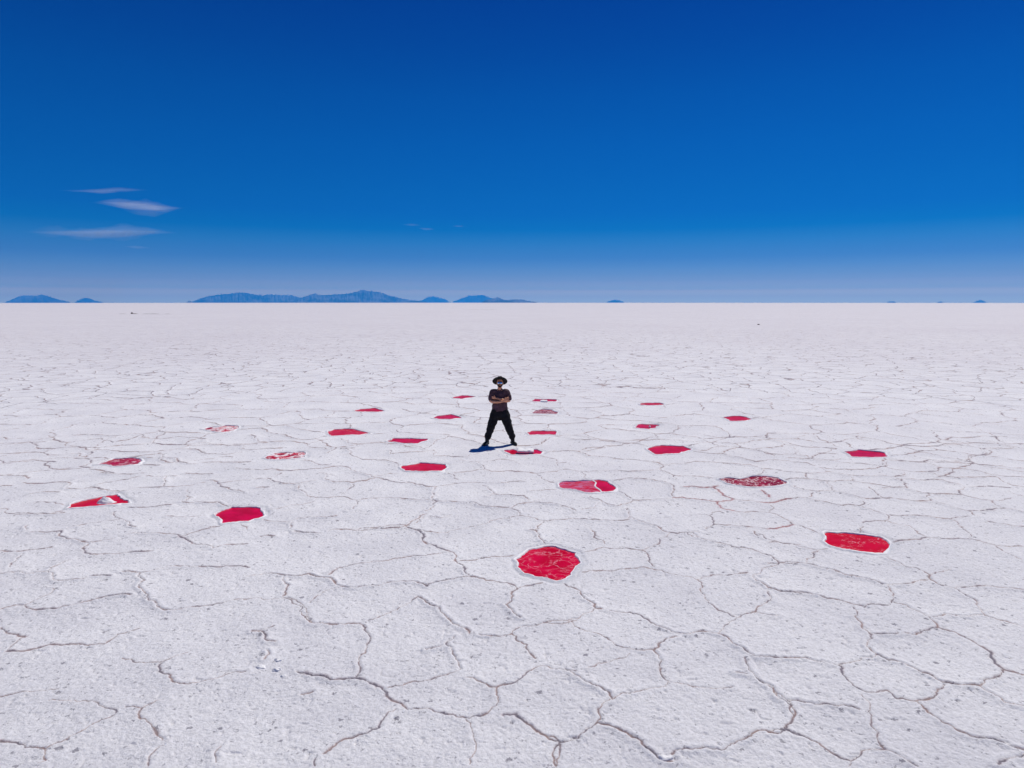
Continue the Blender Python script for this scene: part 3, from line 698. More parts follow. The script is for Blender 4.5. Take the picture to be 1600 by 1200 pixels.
LAB = {
1: 'small pink red pool, farthest back left of the standing man', 2: 'thin red pool with a pointed far edge, between the leftmost back pools and the man',
3: 'small crimson pool just left of the man at knee height', 4: 'pool almost closed by broken white crust, far left and farthest back there',
5: 'bright red pool with a pale forked crack at its left end', 6: 'dark red pool shaped like a slanted bar left of the boots',
7: 'pinkish streaked six sided red pool left of and nearer than the boots', 8: 'dark red teardrop pool with pale swirls at the left edge of the field',
9: 'small pool choked with broken pink and white crust left of centre', 10: 'red wedge shaped pool holding a white salt cone',
11: 'even bright crimson hexagonal pool in the left foreground', 12: 'large round crimson pool with pale veins, nearest to the camera',
13: 'pool split by a white crack into a smeared pink half and a clear red half', 14: 'scarlet pool with a white salt slab, right beside the man\'s boots',
15: 'narrow streaked crimson pool right of the man\'s shins', 16: 'dark red dome shaped pool grained with white crystals right of the man\'s waist',
17: 'thin red pool with a white chip in it, farthest back right of the man', 18: 'very thin plain red pool far back on the right',
19: 'small dark crimson pool with a tiny white fleck, right of centre', 20: 'wide even crimson pool right of the man, with pointed right end',
21: 'small magenta pool farthest right among the back ones', 22: 'long even crimson pool at the far right edge of the field',
23: 'dark red leaf shaped pool densely grained with white crystals', 24: 'long bright red pool speckled with salt in the right foreground'}
def clip_half(poly, px, py, nx, ny):
    o_ = []
    for (ax, ay), (bx, by) in zip(poly, poly[1:] + poly[:1]):
        da = (ax - px) * nx + (ay - py) * ny; db = (bx - px) * nx + (by - py) * ny
        if da >= 0: o_.append((ax, ay))
        if da * db < 0:
            t = da / (da - db); o_.append((ax + (bx - ax) * t, ay + (by - ay) * t))
    return o_
wm = {}
for num, kind, p in POOLS:
    q = POUT[num]; n = len(q)
    area = sum(a[0] * b_[1] - b_[0] * a[1] for a, b_ in zip(q, q[1:] + q[:1]))
    if area < 0: q = q[::-1]
    cx, cy = sum(a for a, b_ in q) / n, sum(b_ for a, b_ in q) / n
    zb = -(cx * cx + cy * cy) / (2 * RE)
    root = empty('red_pool', (cx, cy, zb)); tag(root, LAB[num], 'pool', 'red pools opened in the salt crust')
    m = water_mat(kind, num)
    grow = []
    for i in range(n):
        ax, ay = q[i - 1]; bx, by = q[(i + 1) % n]; l = math.hypot(bx - ax, by - ay) + 1e-9
        grow.append(((by - ay) / l, -(bx - ax) / l))
    outline = [(q[i][0] + grow[i][0] * 0.02 - cx, q[i][1] + grow[i][1] * 0.02 - cy) for i in range(n)]
    def water(poly, mat, lab=None):
        k_ = len(poly); v = [(a, b_, -0.016) for a, b_ in poly]
        o = mesh_obj('water', v, [tuple(range(k_))], mat, root, smooth=False)
        if lab: o['label'] = lab
        return o
    if num == 13:
        px, py = 1.745 - cx, 13.85 - cy; nx, ny = 0.998, 0.06
        water(clip_half(outline, px, py, -nx, -ny), m, 'pink smeared left half of the pool')
        water(clip_half(outline, px, py, nx, ny), water_mat('plain', 14), 'clear bright red right half of the pool')
        v, f = [], []
        K = 26
        for k in range(K):
            t = k / (K - 1); y_ = 14.33 + (13.36 - 14.33) * t - cy; xx = 1.735 + 0.05 * math.sin(t * 9) * (1 - t) + 0.09 * t * t + 0.015 * noise.noise(Vector((t * 20, 1, 1))) - cx; w = 0.018 + 0.012 * noise.noise(Vector((t * 13, 7, 1)))
            v += [(xx - w, y_, -0.018), (xx - w * .5, y_, -0.004), (xx + w * .5, y_, -0.002), (xx + w, y_, -0.018)]
            if k: f += [(4 * k - 4 + j, 4 * k + j, 4 * k + j + 1, 4 * k - 4 + j + 1) for j in range(3)]
        mesh_obj('salt_ridge', v, f, WHITE, root)
    else: water(outline, m)
    # rim: a raised, ragged lip of white salt
    prof = [(-0.006, -0.075), (-0.002, -0.020), (0.006, -0.004), (0.017, 0.006), (0.030, 0.010), (0.046, 0.006), (0.062, -0.007), (0.078, -0.030), (0.085, -0.07)]
    v, f = [], []; kk = len(prof); sd_ = num * 11.3
    for i in range(n):
        x, y = q[i]; nx, ny = grow[i]
        s1_ = noise.noise(Vector((x * 2.2, y * 2.2, sd_))); s2_ = noise.noise(Vector((x * 14, y * 14, sd_))); s3_ = noise.noise(Vector((x * 5, y * 5, sd_ + 4)))
        ws = max(0.30, 0.72 + 0.9 * s1_ + 0.5 * s3_); hs = max(0.10, 0.9 + 1.1 * s3_ + 0.7 * s2_)
        for j, (o_, z_) in enumerate(prof):
            d = o_ * (ws if o_ > 0 else 1) + (0.008 * noise.noise(Vector((x * 25, y * 25, j * 1.7))) if 0 < j < kk - 1 else 0)
            zz = z_ * (hs if z_ > 0 else 1) + (0.003 * noise.noise(Vector((x * 30, y * 30, j + 9.))) if 1 < j < 7 else 0)
            v.append((x + nx * d - cx, y + ny * d - cy, zz))
        for j in range(kk - 1):
            a = i * kk + j; b_ = ((i + 1) % n) * kk + j
            f.append((a, a + 1, b_ + 1, b_))
    mesh_obj('salt_rim', v, f, WHITE, root)
# ---------------------------------------------------------------- lumps of salt
def lump(name, loc, sx, sy, sz, label, cat, seed, power=1.0, rough=0.26, mat=WHITE, group=None, flatbase=True, rot=0):
    v, f = [], []; nu, nvv = 28, 16; cr_, sr_ = math.cos(rot), math.sin(rot)
    for i in range(nvv + 1):
        ph = math.pi * i / nvv
        for j in range(nu):
            t = 2 * math.pi * j / nu; d = Vector((math.sin(ph) * math.cos(t), math.sin(ph) * math.sin(t), math.cos(ph)))
            k = 1 + rough * noise.noise(d * 1.6 + Vector((seed, 0, 0))) * 2 + rough * 0.6 * noise.noise(d * 5 + Vector((0, seed, 0)))
            x = math.copysign(abs(d.x) ** power, d.x) * k * sx; y = math.copysign(abs(d.y) ** power, d.y) * k * sy; z = math.copysign(abs(d.z) ** power, d.z) * k * sz
            if z < 0 and flatbase: z *= 0.3
            v.append((x * cr_ - y * sr_, x * sr_ + y * cr_, z))
    for i in range(nvv):
        for j in range(nu):
            a = i * nu + j; b_ = i * nu + (j + 1) % nu; f.append((a, a + nu, b_ + nu, b_))
    o = mesh_obj(name, v, f, mat); o.location = loc; tag(o, label, cat, group); return o
# cone of salt in the wedge shaped pool
v, f = [], []; nu, kr = 40, 14
for i in range(kr + 1):
    t = i / kr
    for j in range(nu):
        a = 2 * math.pi * j / nu; rr = t ** 0.9 * (0.21 + 0.03 * math.cos(a) + 0.02 * noise.noise(Vector((math.cos(a) * 2, math.sin(a) * 2, 3)))); ridge_ = 1 + 0.18 * noise.noise(Vector((math.cos(a) * 2.5, math.sin(a) * 2.5, t * 2)))
        z = (0.115 * (1 - t) ** 0.8) * ridge_ - 0.035 * t + 0.02 * noise.noise(Vector((math.cos(a) * 4 * t, math.sin(a) * 4 * t, 9))) * (1 if t < .95 else 0)
        v.append((rr * math.cos(a) * 0.95, rr * math.sin(a) * 0.62, z))
for i in range(kr):
    for j in range(nu):
        a = i * nu + j; b_ = i * nu + (j + 1) % nu; f.append((a, a + nu, b_ + nu, b_))
o = mesh_obj('salt_mound', v, f, WHITE); o.location = (-7.80, 12.72, -0.01); tag(o, 'white salt cone standing in the wedge shaped red pool', 'salt mound')
# tilted slab
def slab(loc, lx, ly, lz, rot, label, seed):
    v, f = [], []; nx_, ny_ = 14, 8
    def pt(u, w, top):
        x = (u - .5) * lx; y = (w - .5) * ly
        ex = noise.noise(Vector((u * 5, w * 5, seed))) * 0.02
        z = (lz if top else -lz * 0.4) + (0.012 * noise.noise(Vector((u * 4, w * 4, seed + 3))) if top else 0)
        if top and (u in (0, 1) or w in (0, 1)): z -= lz * 0.35
        return (x + ex, y + ex + 0.12 * lx * (u - .5) * 0, z)
    idx = {}
    for top in (1, 0):
        for i in range(nx_ + 1):
            for j in range(ny_ + 1):
                idx[(top, i, j)] = len(v); v.append(pt(i / nx_, j / ny_, top))
    for i in range(nx_):
        for j in range(ny_):
            f.append((idx[1, i, j], idx[1, i + 1, j], idx[1, i + 1, j + 1], idx[1, i, j + 1])); f.append((idx[0, i, j + 1], idx[0, i + 1, j + 1], idx[0, i + 1, j], idx[0, i, j]))
    for i in range(nx_):
        f.append((idx[0, i, 0], idx[0, i + 1, 0], idx[1, i + 1, 0], idx[1, i, 0])); f.append((idx[0, i + 1, ny_], idx[0, i, ny_], idx[1, i, ny_], idx[1, i + 1, ny_]))
    for j in range(ny_):
        f.append((idx[0, 0, j + 1], idx[0, 0, j], idx[1, 0, j], idx[1, 0, j + 1])); f.append((idx[0, nx_, j], idx[0, nx_, j + 1], idx[1, nx_, j + 1], idx[1, nx_, j]))
    o = mesh_obj('salt_slab', v, f, WHITE, smooth=False); o.location = loc; o.rotation_euler = rot; tag(o, label, 'salt slab'); return o
slab((0.34, 17.03, 0.055), 0.42, 0.20, 0.035, (0.16, 0.05, 0.05), 'broken white salt slab lying in the scarlet pool beside the boots', 2)
slab((1.22, 25.85, 0.03), 0.26, 0.20, 0.04, (0.05, 0.0, 0.0), 'white salt chip in the thin farthest pool right of the man', 5)
lump('salt_lump', (4.22, 20.62, -0.03), 0.035, 0.05, 0.06, 'tiny white salt fleck in the small dark crimson pool', 'salt lump', 3.3)
GL = 'salt lumps on the big crack at lower left'
lump('salt_lump', (-2.63, 6.73, 0.0), 0.062, 0.036, 0.030, 'largest salt lump, leftmost on the broken crack at lower left', 'salt lump', 1.2, group=GL)
lump('salt_lump', (-2.50, 6.87, 0.0), 0.040, 0.03, 0.028, 'small salt lump farthest back on the broken crack at lower left', 'salt lump', 4.2, group=GL)
lump('salt_lump', (-2.44, 6.69, 0.0), 0.05, 0.032, 0.026, 'flat salt lump in the middle of the broken crack at lower left', 'salt lump', 6.2, group=GL)
lump('salt_lump', (-2.33, 6.57, 0.0), 0.04, 0.025, 0.02, 'salt lump nearest the camera of the cluster at lower left', 'salt lump', 8.2, group=GL)
lump('salt_lump', (1.29, 5.30, 0.0), 0.080, 0.035, 0.032, 'salt lump pushed up where wide cracks meet at the bottom of the view', 'salt lump', 9.2)
DARK = simple('dark_mud', (0.11, 0.09, 0.09), 0.9, nscale=4)
lump('rock', (41.3, 114.8, -0.0), 0.20, 0.2, 0.16, 'single dark rock far out on the right side of the flat', 'rock', 2.2, mat=DARK)
lump('rock', (-124.6, 225.0, 0.0), 0.28, 0.4, 0.42, 'dark upright rock beside the long distant mud ridge on the left', 'rock', 5.2, mat=DARK)
def long_ridge(x0, x1, y, hgt, label, seed):
    v, f = [], []; K = int((x1 - x0) * 3)
    for k in range(K + 1):
        x = x0 + (x1 - x0) * k / K; h_ = hgt * max(0.0, 0.35 + 1.1 * noise.noise(Vector((x * 0.45, seed, 0))) + 0.5 * noise.noise(Vector((x * 2.1, seed, 0)))) * math.sin(math.pi * k / K) ** 0.4
        yy = y + 1.2 * noise.noise(Vector((x * 0.1, seed, 5))); z0 = -(x * x + y * y) / (2 * RE) - 0.05
        for dy, hz in ((-0.5, 0), (-0.2, 0.8), (0, 1), (0.25, 0.7), (0.6, 0)): v.append((x, yy + dy, z0 + 0.05 * (hz > 0) + h_ * hz))
        if k: f += [(5 * k - 5 + j, 5 * k + j, 5 * k + j + 1, 5 * k - 4 + j) for j in range(4)]
    o = mesh_obj('mud_ridge', v, f, DARK); tag(o, label, 'ridge', 'low dark ridges far out on the salt')
long_ridge(-126.5, -109.5, 220, 0.17, 'thin dark mud ridge far out on the left with a rock on it', 1.0)
long_ridge(-24.6, -8.2, 352, 0.10, 'faint mud ridge near the horizon left of the man', 4.0)
# ---------------------------------------------------------------- hills on the horizon (real distances, kilometres away)
HM = simple('hill_ground', (0.17, 0.15, 0.15), 0.95, spec=0.1, nscale=0.0009, namp=0.8)
for hi, (nm, dist, prof) in enumerate(HILLS):
    D = dist * 1000.0 * (1.28 if nm in ('islet_b', 'islet_e') else 1.14 if nm in ('peak_c', 'peak_d', 'left_b', 'left_a') else 1.0); az = [a for a, b_ in prof]; el = [b_ for a, b_ in prof]
    n = max(14, int((az[-1] - az[0]) * 2200)); dep = 20; half = min(9000.0, max(700.0, (az[-1] - az[0]) * D * 0.35))
    v, f = [], []
    drop = -D * D / (2 * RE)
    for i in range(n + 1):
        a = az[0] + (az[-1] - az[0]) * i / n
        top = float(np.interp(a, az, el)) * D + CAM_H
        base = drop - 30
        for j in range(dep + 1):
            t = (j / dep) * 2 - 1
            sh = max(0.0, 1 - abs(t) ** 1.3)
            dd = D + t * half
            w_ = a * 260 + hi * 9
            rid = 1 + (0.30 * noise.noise(Vector((w_ * 1.1, t * 3.5, 2))) + 0.18 * noise.noise(Vector((w_ * 3, t * 7, 5)))) * (0.15 + min(1, 3 * abs(t)))
            zz = base + (top - base) * sh * rid + (top - base) * sh * (0.045 * noise.noise(Vector((w_ * 2.5, t * 3, 0))) + 0.03 * noise.noise(Vector((w_ * 7.5, t * 5, 3))))
            v.append((math.sin(a) * dd, math.cos(a) * dd, zz))
    for i in range(n):
        for j in range(dep):
            a = i * (dep + 1) + j; f.append((a, a + dep + 1, a + dep + 2, a + 1))
    o = mesh_obj('hill', v, f, HM); tag(o, kind='structure')
# ---------------------------------------------------------------- thin lens clouds, kilometres long, high behind the haze
CM = bpy.data.materials.new('cloud_vapour'); CM.use_nodes = True; t_ = CM.node_tree; t_.nodes.clear()
o_ = t_.nodes.new('ShaderNodeOutputMaterial'); pv = t_.nodes.new('ShaderNodeVolumePrincipled'); t_.links.new(pv.outputs[0], o_.inputs['Volume'])
pv.inputs['Color'].default_value = (0.95, 0.93, 0.97, 1); pv.inputs['Density'].default_value = 1.2e-4; pv.inputs['Anisotropy'].default_value = 0.35
def px_dir(x, y):
    u = (x - 800) / 1067.; w = (y - 600) / 1067.; c_, s_ = math.cos(math.radians(6.85)), math.sin(math.radians(6.85))
    d = Vector((u, c_ - w * s_, -s_ - w * c_)); return math.atan2(d.x, d.y), d.z / math.hypot(d.x, d.y)
crng = random.Random(5)
def vapour(name, spine, D, depth, seed, parent=None):
    # spine: (px x, centre y, half height) as seen in the sky -> a lens of vapour D metres away
    v, f = [], []; K = 40; Q = 24; xs = [s[0] for s in spine]
    for k in range(K + 1):
        t = k / K; x = xs[0] + (xs[-1] - xs[0]) * t
        yc = float(np.interp(x, xs, [s[1] for s in spine])); hh = float(np.interp(x, xs, [s[2] for s in spine]))
        hh *= 1 + 0.3 * noise.noise(Vector((t * 5, seed, 0))); env = max(0.0, math.sin(math.pi * t))
        a, e0 = px_dir(x, yc); hr = hh / 1067. * D * (0.25 + 0.75 * env) if 0 < k < K else 1.0; dr = depth * max(0.01, env ** 1.5)
        for q_ in range(Q):
            hr_s = 0.56; an = 2 * math.pi * q_ / Q; rj = 1 + 0.22 * noise.noise(Vector((t * 9, math.cos(an) + seed, math.sin(an) * 1.5)))
            dd = D + abs(math.cos(an)) ** 3 * math.copysign(1, math.cos(an)) * dr * rj; zz = D * e0 + CAM_H + math.sin(an) * hr * hr_s * rj
            v.append((math.sin(a) * dd, math.cos(a) * dd, zz))
    for k in range(K):
        for q_ in range(Q):
            a = k * Q + q_; b_ = k * Q + (q_ + 1) % Q; f.append((a, b_, b_ + Q, a + Q))
    f.append(tuple(range(Q))[::-1]); f.append(tuple(range(K * Q, K * Q + Q)))
    return mesh_obj(name, v, f, CM, parent)
def cloud(spine, D, depth, seed, label, wisps=0):
    o = vapour('cloud', spine, D, depth * (0.45 if wisps else 1), seed); tag(o, label, kind='structure')
    xs = [s[0] for s in spine]; W_ = xs[-1] - xs[0]
    for k in range(wisps):
        L_ = W_ * crng.uniform(.35, .8); x0_ = xs[0] + (W_ - L_) * crng.random(); off = crng.uniform(-.75, .75); th = crng.uniform(.25, .42); sl_ = crng.uniform(-.25, .25); sp_ = []
        for j in range(6):
            x = x0_ + L_ * j / 5; yc = float(np.interp(x, xs, [s[1] for s in spine])); hh = float(np.interp(x, xs, [s[2] for s in spine]))
            sp_.append((x, yc + hh * (off + sl_ * (j / 2.5 - 1)), max(.35, hh * th)))
        vapour('wisp', sp_, D * (1 + 0.004 * (k + 1)), depth * crng.uniform(.5, .9), seed + k * 3.1, o)
    return o
cloud([(82, 297, .5), (115, 298, 3), (160, 298, 5), (185, 295, 5), (242, 297, .7)], 56000, 1100, 1.1, 'faint thin cloud, topmost of the left three', 4)
cloud([(138, 316, 1), (170, 318.5, 6), (200, 322, 7), (245, 325, 6), (294, 325, .5)], 50000, 3000, 2.3, 'brightest lens cloud at left', 5)
cloud([(175, 322, 1), (215, 326, 2.5), (255, 327, 3.2), (284, 325, .5)], 49000, 4500, 8.3, 'lower lip of the bright lens cloud')
cloud([(30, 362, .5), (90, 364, 3.4), (140, 366.5, 4.6), (190, 365.5, 5), (240, 363, 4), (284, 364.5, .5)], 46000, 5200, 3.7, 'long bright streak cloud at left', 8)
cloud([(168, 354, .3), (190, 352.5, 1.2), (214, 352, .3)], 52000, 1800, 5.2, 'hair thin cloud above the long streak')
cloud([(190, 385, .5), (212, 386, 2.6), (240, 388, .5)], 52000, 1100, 6.9, 'small faint cloud under the long streak')
cloud([(625, 351, .5), (642, 351, 2.6), (662, 352, .5)], 52000, 600, 7.9, 'small faint cloud wisp left of centre')
cloud([(650, 356, .5), (666, 358, 3.0), (682, 358, .5)], 52000, 700, 10.9, 'second small faint wisp left of centre')
cloud([(704, 353, .5), (716, 353.5, 1.8), (730, 353.5, .5)], 54000, 450, 11.9, 'tiny faint wisp near the centre')
# ---------------------------------------------------------------- air
HX = (2.9e-5,(0.022,0.31,0.79))
hb = 81000.0; z0, z1 = -515.0, 1400.0
v = [(hb * math.sin(2 * math.pi * k / 64), hb * math.cos(2 * math.pi * k / 64), z) for z in (z0, z1) for k in range(64)]
f = [tuple(range(64)), tuple(range(127, 63, -1))] + [(k, k + 64, (k + 1) % 64 + 64, (k + 1) % 64) for k in range(64)]
AM = bpy.data.materials.new('air'); AM.use_nodes = True; t_ = AM.node_tree; t_.nodes.clear()
o_ = t_.nodes.new('ShaderNodeOutputMaterial'); pv = t_.nodes.new('ShaderNodeVolumePrincipled'); t_.links.new(pv.outputs[0], o_.inputs['Volume'])
pv.inputs['Color'].default_value = (*HX[1], 1); pv.inputs['Density'].default_value = HX[0]; pv.inputs['Anisotropy'].default_value = 0.2
if HX[0] > 0:
    hz = mesh_obj('haze', v, f, AM, smooth=False); tag(hz, kind='stuff')
# ---------------------------------------------------------------- the man
MAN = Vector((-0.325, 17.98, 0.0))
def ball(c, r, seg=20, rot=None):
    """ellipsoid as (verts, faces)"""
    v, f = [], []; n, m = seg, seg // 2
    for i in range(m + 1):
        ph = math.pi * i / m
        for j in range(n):
            t = 2 * math.pi * j / n; p = Vector((r[0] * math.sin(ph) * math.cos(t), r[1] * math.sin(ph) * math.sin(t), r[2] * math.cos(ph)))
            if rot: p = rot @ p
            v.append(p + Vector(c))
    for i in range(m):
        for j in range(n):
            a = i * n + j; b_ = i * n + (j + 1) % n; f.append((a, a + n, b_ + n, b_))
    return v, f
def limb(pts, seg=18, cap=True):
    """tube through (x, y, z, rx, ry): rx across, ry front to back; smooth and tapered, round ended"""
    P = [Vector(p[:3]) for p in pts]; Rr = [(p[3], p[4] if len(p) > 4 else p[3]) for p in pts]
    v, f = [], []; fine_p, fine_r = [], []
    for i in range(len(P) - 1):
        a = P[max(i - 1, 0)]; b_ = P[i]; c = P[i + 1]; d = P[min(i + 2, len(P) - 1)]
        for k in range(6):
            t = k / 6; t2, t3 = t * t, t * t * t
            fine_p.append(0.5 * ((2 * b_) + (c - a) * t + (2 * a - 5 * b_ + 4 * c - d) * t2 + (3 * b_ - a - 3 * c + d) * t3))
            s_ = t * t * (3 - 2 * t); fine_r.append((Rr[i][0] * (1 - s_) + Rr[i + 1][0] * s_, Rr[i][1] * (1 - s_) + Rr[i + 1][1] * s_))
    fine_p.append(P[-1]); fine_r.append(Rr[-1])
    n = len(fine_p)
    ex = []
    for i in range(n):
        t = (fine_p[min(i + 1, n - 1)] - fine_p[max(i - 1, 0)]).normalized()
        ref = Vector((0, 1, 0)) if abs(t.y) < 0.9 else Vector((0, 0, 1))
        u = ref.cross(t).normalized(); w = t.cross(u).normalized(); ex.append((t, u, w))
    rings = []
    def ring(c, r, fr, k):
        rings.append([c + fr[1] * (r[0] * k * math.cos(2 * math.pi * j / seg)) + fr[2] * (r[1] * k * math.sin(2 * math.pi * j / seg)) for j in range(seg)])
    for k in (0.25, 0.7, 0.93): ring(fine_p[0] - ex[0][0] * min(fine_r[0]) * math.sqrt(1 - k * k) * 0.9, fine_r[0], ex[0], k)
    for i in range(n): ring(fine_p[i], fine_r[i], ex[i], 1.0)
    for k in (0.93, 0.7, 0.25): ring(fine_p[-1] + ex[-1][0] * min(fine_r[-1]) * math.sqrt(1 - k * k) * 0.9, fine_r[-1], ex[-1], k)
    for r in rings: v += r
    for i in range(len(rings) - 1):
        for j in range(seg):
            a = i * seg + j; b_ = i * seg + (j + 1) % seg; f.append((a, a + seg, b_ + seg, b_))
    f.append(tuple(range(seg))); f.append(tuple((len(rings) - 1) * seg + j for j in range(seg))[::-1])
    return v, f
def fuse(name, pieces, mat, voxel, parent=None, smooth=4, disp=None):
    """join closed pieces into ONE continuous skin (voxel remesh, evaluated once and stored as plain mesh)"""
    v, f = [], []
    for pv_, pf in pieces:
        k = len(v); v += pv_; f += [tuple(i + k for i in q) for q in pf]
    me_ = bpy.data.meshes.new(name); me_.from_pydata([tuple(p) for p in v], [], f); me_.update()
    tmp = bpy.data.objects.new(name, me_); COL.objects.link(tmp)
    r = tmp.modifiers.new('r', 'REMESH'); r.mode = 'VOXEL'; r.voxel_size = voxel; r.use_smooth_shade = True
    s = tmp.modifiers.new('s', 'SMOOTH'); s.factor = 0.5; s.iterations = smooth
    dg = bpy.context.evaluated_depsgraph_get(); ev = tmp.evaluated_get(dg)
    m2 = bpy.data.meshes.new_from_object(ev); bpy.data.objects.remove(tmp); bpy.data.meshes.remove(me_)
    if disp:
        m2.calc_loop_triangles(); nr_ = [p.normal.copy() for p in m2.vertices]
        for p, q in zip(m2.vertices, nr_): p.co = p.co + q * disp(p.co)
    m2.name = name; m2.materials.clear(); m2.materials.append(mat)
    m2.polygons.foreach_set('use_smooth', [True] * len(m2.polygons))
    return link(bpy.data.objects.new(name, m2), parent)
from mathutils import Matrix
SKIN = simple('skin', (0.66, 0.30, 0.17), 0.5, spec=0.4, nscale=18, namp=0.12)
SHIRT = simple('faded_maroon_cotton', (0.085, 0.045, 0.058), 0.9, nscale=9, namp=0.3)
BLACK = simple('black_cloth', (0.012, 0.012, 0.015), 0.9, spec=0.2, nscale=12, namp=0.3)
FELT = simple('black_felt', (0.012, 0.011, 0.012), 0.85, spec=0.2)
LEATHER = simple('boot_leather', (0.012, 0.012, 0.013), 0.55, spec=0.35)
BEARD = simple('dark_beard', (0.018, 0.012, 0.010), 0.95, nscale=60, namp=0.4)
MIRROR = simple('blue_mirror_glass', (0.25, 0.62, 1.0), 0.06, metal=1.0)
# head frame: tipped back a little to look up at the camera
HC = Vector((0.005, -0.02, 1.665)); HR = Matrix.Rotation(math.radians(-9), 3, 'X')
def hp(x, y, z): return HC + HR @ Vector((x, y, z))          # -y is the face
def hb(c, r): return ball(hp(*c), r, 20, HR)
body = [hb((0, 0.010, 0.030), (0.078, 0.098, 0.098)), hb((0, -0.020, -0.045), (0.060, 0.072, 0.068)), hb((0, -0.062, -0.088), (0.026, 0.024, 0.022)),
        hb((0, -0.098, -0.012), (0.012, 0.020, 0.024)), hb((0, -0.106, -0.026), (0.017, 0.014, 0.011)),
        hb((-0.079, 0.008, -0.005), (0.010, 0.020, 0.032)), hb((0.079, 0.008, -0.005), (0.010, 0.020, 0.032)),
        hb((-0.045, -0.070, -0.020), (0.024, 0.020, 0.018)), hb((0.045, -0.070, -0.020), (0.024, 0.020, 0.018)),
        hb((0, -0.086, 0.028), (0.050, 0.012, 0.010)), hb((0, -0.088, -0.055), (0.022, 0.010, 0.005)), hb((0, -0.086, -0.064), (0.020, 0.010, 0.006)),
        limb([(0, 0.0, 1.43, 0.062, 0.058), (0, 0.0, 1.52, 0.055, 0.055), (0.003, -0.01, 1.60, 0.054, 0.056)])]
body += [limb([(0, 0.01, 0.88, 0.150, 0.095), (0, 0.0, 0.98, 0.140, 0.088), (0, 0, 1.10, 0.135, 0.088), (0, 0, 1.25, 0.155, 0.10), (0, 0.01, 1.38, 0.165, 0.10), (0, 0.01, 1.45, 0.11, 0.07)], 26)]
body += [limb([(-0.17, 0.01, 1.435, 0.058), (-0.215, -0.01, 1.36, 0.048), (-0.242, -0.035, 1.215, 0.042)]),
         limb([(0.17, 0.01, 1.435, 0.058), (0.215, -0.01, 1.36, 0.048), (0.245, -0.035, 1.215, 0.042)]),
         # forearm of his right arm (left in view), in front, hand laid on the other upper arm
         limb([(-0.245, -0.045, 1.200, 0.042), (-0.19, -0.120, 1.185, 0.043), (-0.06, -0.205, 1.190, 0.037), (0.06, -0.232, 1.205, 0.028, 0.026), (0.095, -0.228, 1.214, 0.027, 0.022)]),
         # the other forearm, behind, hand tucked under the biceps
         limb([(0.245, -0.045, 1.205, 0.042), (0.18, -0.115, 1.205, 0.043), (0.06, -0.150, 1.238, 0.037), (-0.07, -0.150, 1.275, 0.027, 0.025), (-0.10, -0.146, 1.282, 0.026, 0.021)])]
# right hand: palm on the biceps, fingers wrapping it, thumb raised
body += [limb([(0.085, -0.229, 1.212, 0.030, 0.016), (0.125, -0.222, 1.232, 0.040, 0.016), (0.165, -0.200, 1.250, 0.038, 0.014)])]
for k, (dz, ln) in enumerate(((0.034, 0.95), (0.012, 1.05), (-0.011, 1.0), (-0.032, 0.8))):
    body.append(limb([(0.160, -0.200, 1.250 + dz, 0.0098), (0.160 + 0.038 * ln, -0.176, 1.262 + dz * 1.15, 0.0092), (0.160 + 0.066 * ln, -0.145, 1.266 + dz * 1.2, 0.0085), (0.160 + 0.080 * ln, -0.118, 1.264 + dz * 1.2, 0.0075)], 10))
body.append(limb([(0.105, -0.232, 1.238, 0.013), (0.130, -0.232, 1.275, 0.0115), (0.150, -0.214, 1.305, 0.010)], 10))
# left hand tucked: palm and fingers on his right biceps
body += [limb([(-0.095, -0.147, 1.281, 0.028, 0.015), (-0.130, -0.135, 1.285, 0.038, 0.015), (-0.160, -0.118, 1.288, 0.036, 0.013)])]
for dz, ln in ((0.032, 0.95), (0.011, 1.05), (-0.011, 1.0), (-0.031, 0.8)):
    body.append(limb([(-0.158, -0.116, 1.288 + dz, 0.0098), (-0.158 - 0.03 * ln, -0.100, 1.290 + dz, 0.0092), (-0.158 - 0.05 * ln, -0.086, 1.288 + dz, 0.008)], 10))
body.append(limb([(-0.115, -0.150, 1.305, 0.013), (-0.135, -0.148, 1.330, 0.0115), (-0.150, -0.138, 1.350, 0.010)], 10))
# legs inside the trousers
body += [limb([(-0.085, 0.01, 0.90, 0.085), (-0.150, 0.0, 0.72, 0.078), (-0.235, -0.03, 0.48, 0.055), (-0.30, 0.0, 0.28, 0.050), (-0.345, 0.03, 0.10, 0.038)]),
         limb([(0.085, 0.01, 0.90, 0.085), (0.150, 0.0, 0.72, 0.078), (0.235, -0.03, 0.48, 0.055), (0.30, 0.0, 0.28, 0.050), (0.355, 0.03, 0.10, 0.038)])]
man = fuse('person', body, SKIN, 0.0055, smooth=3); man.location = MAN
tag(man, 'man in black hat, dark tee shirt and black trousers standing arms crossed, legs wide apart', 'person')
def fold(k, amp, sx=1, sz=1): return lambda p: amp * noise.noise(Vector((p.x * 9 * sx + k, p.y * 9, p.z * 9 * sz))) + amp * 0.5 * noise.noise(Vector((p.x * 24 * sx + k, p.y * 20, p.z * 30 * sz)))
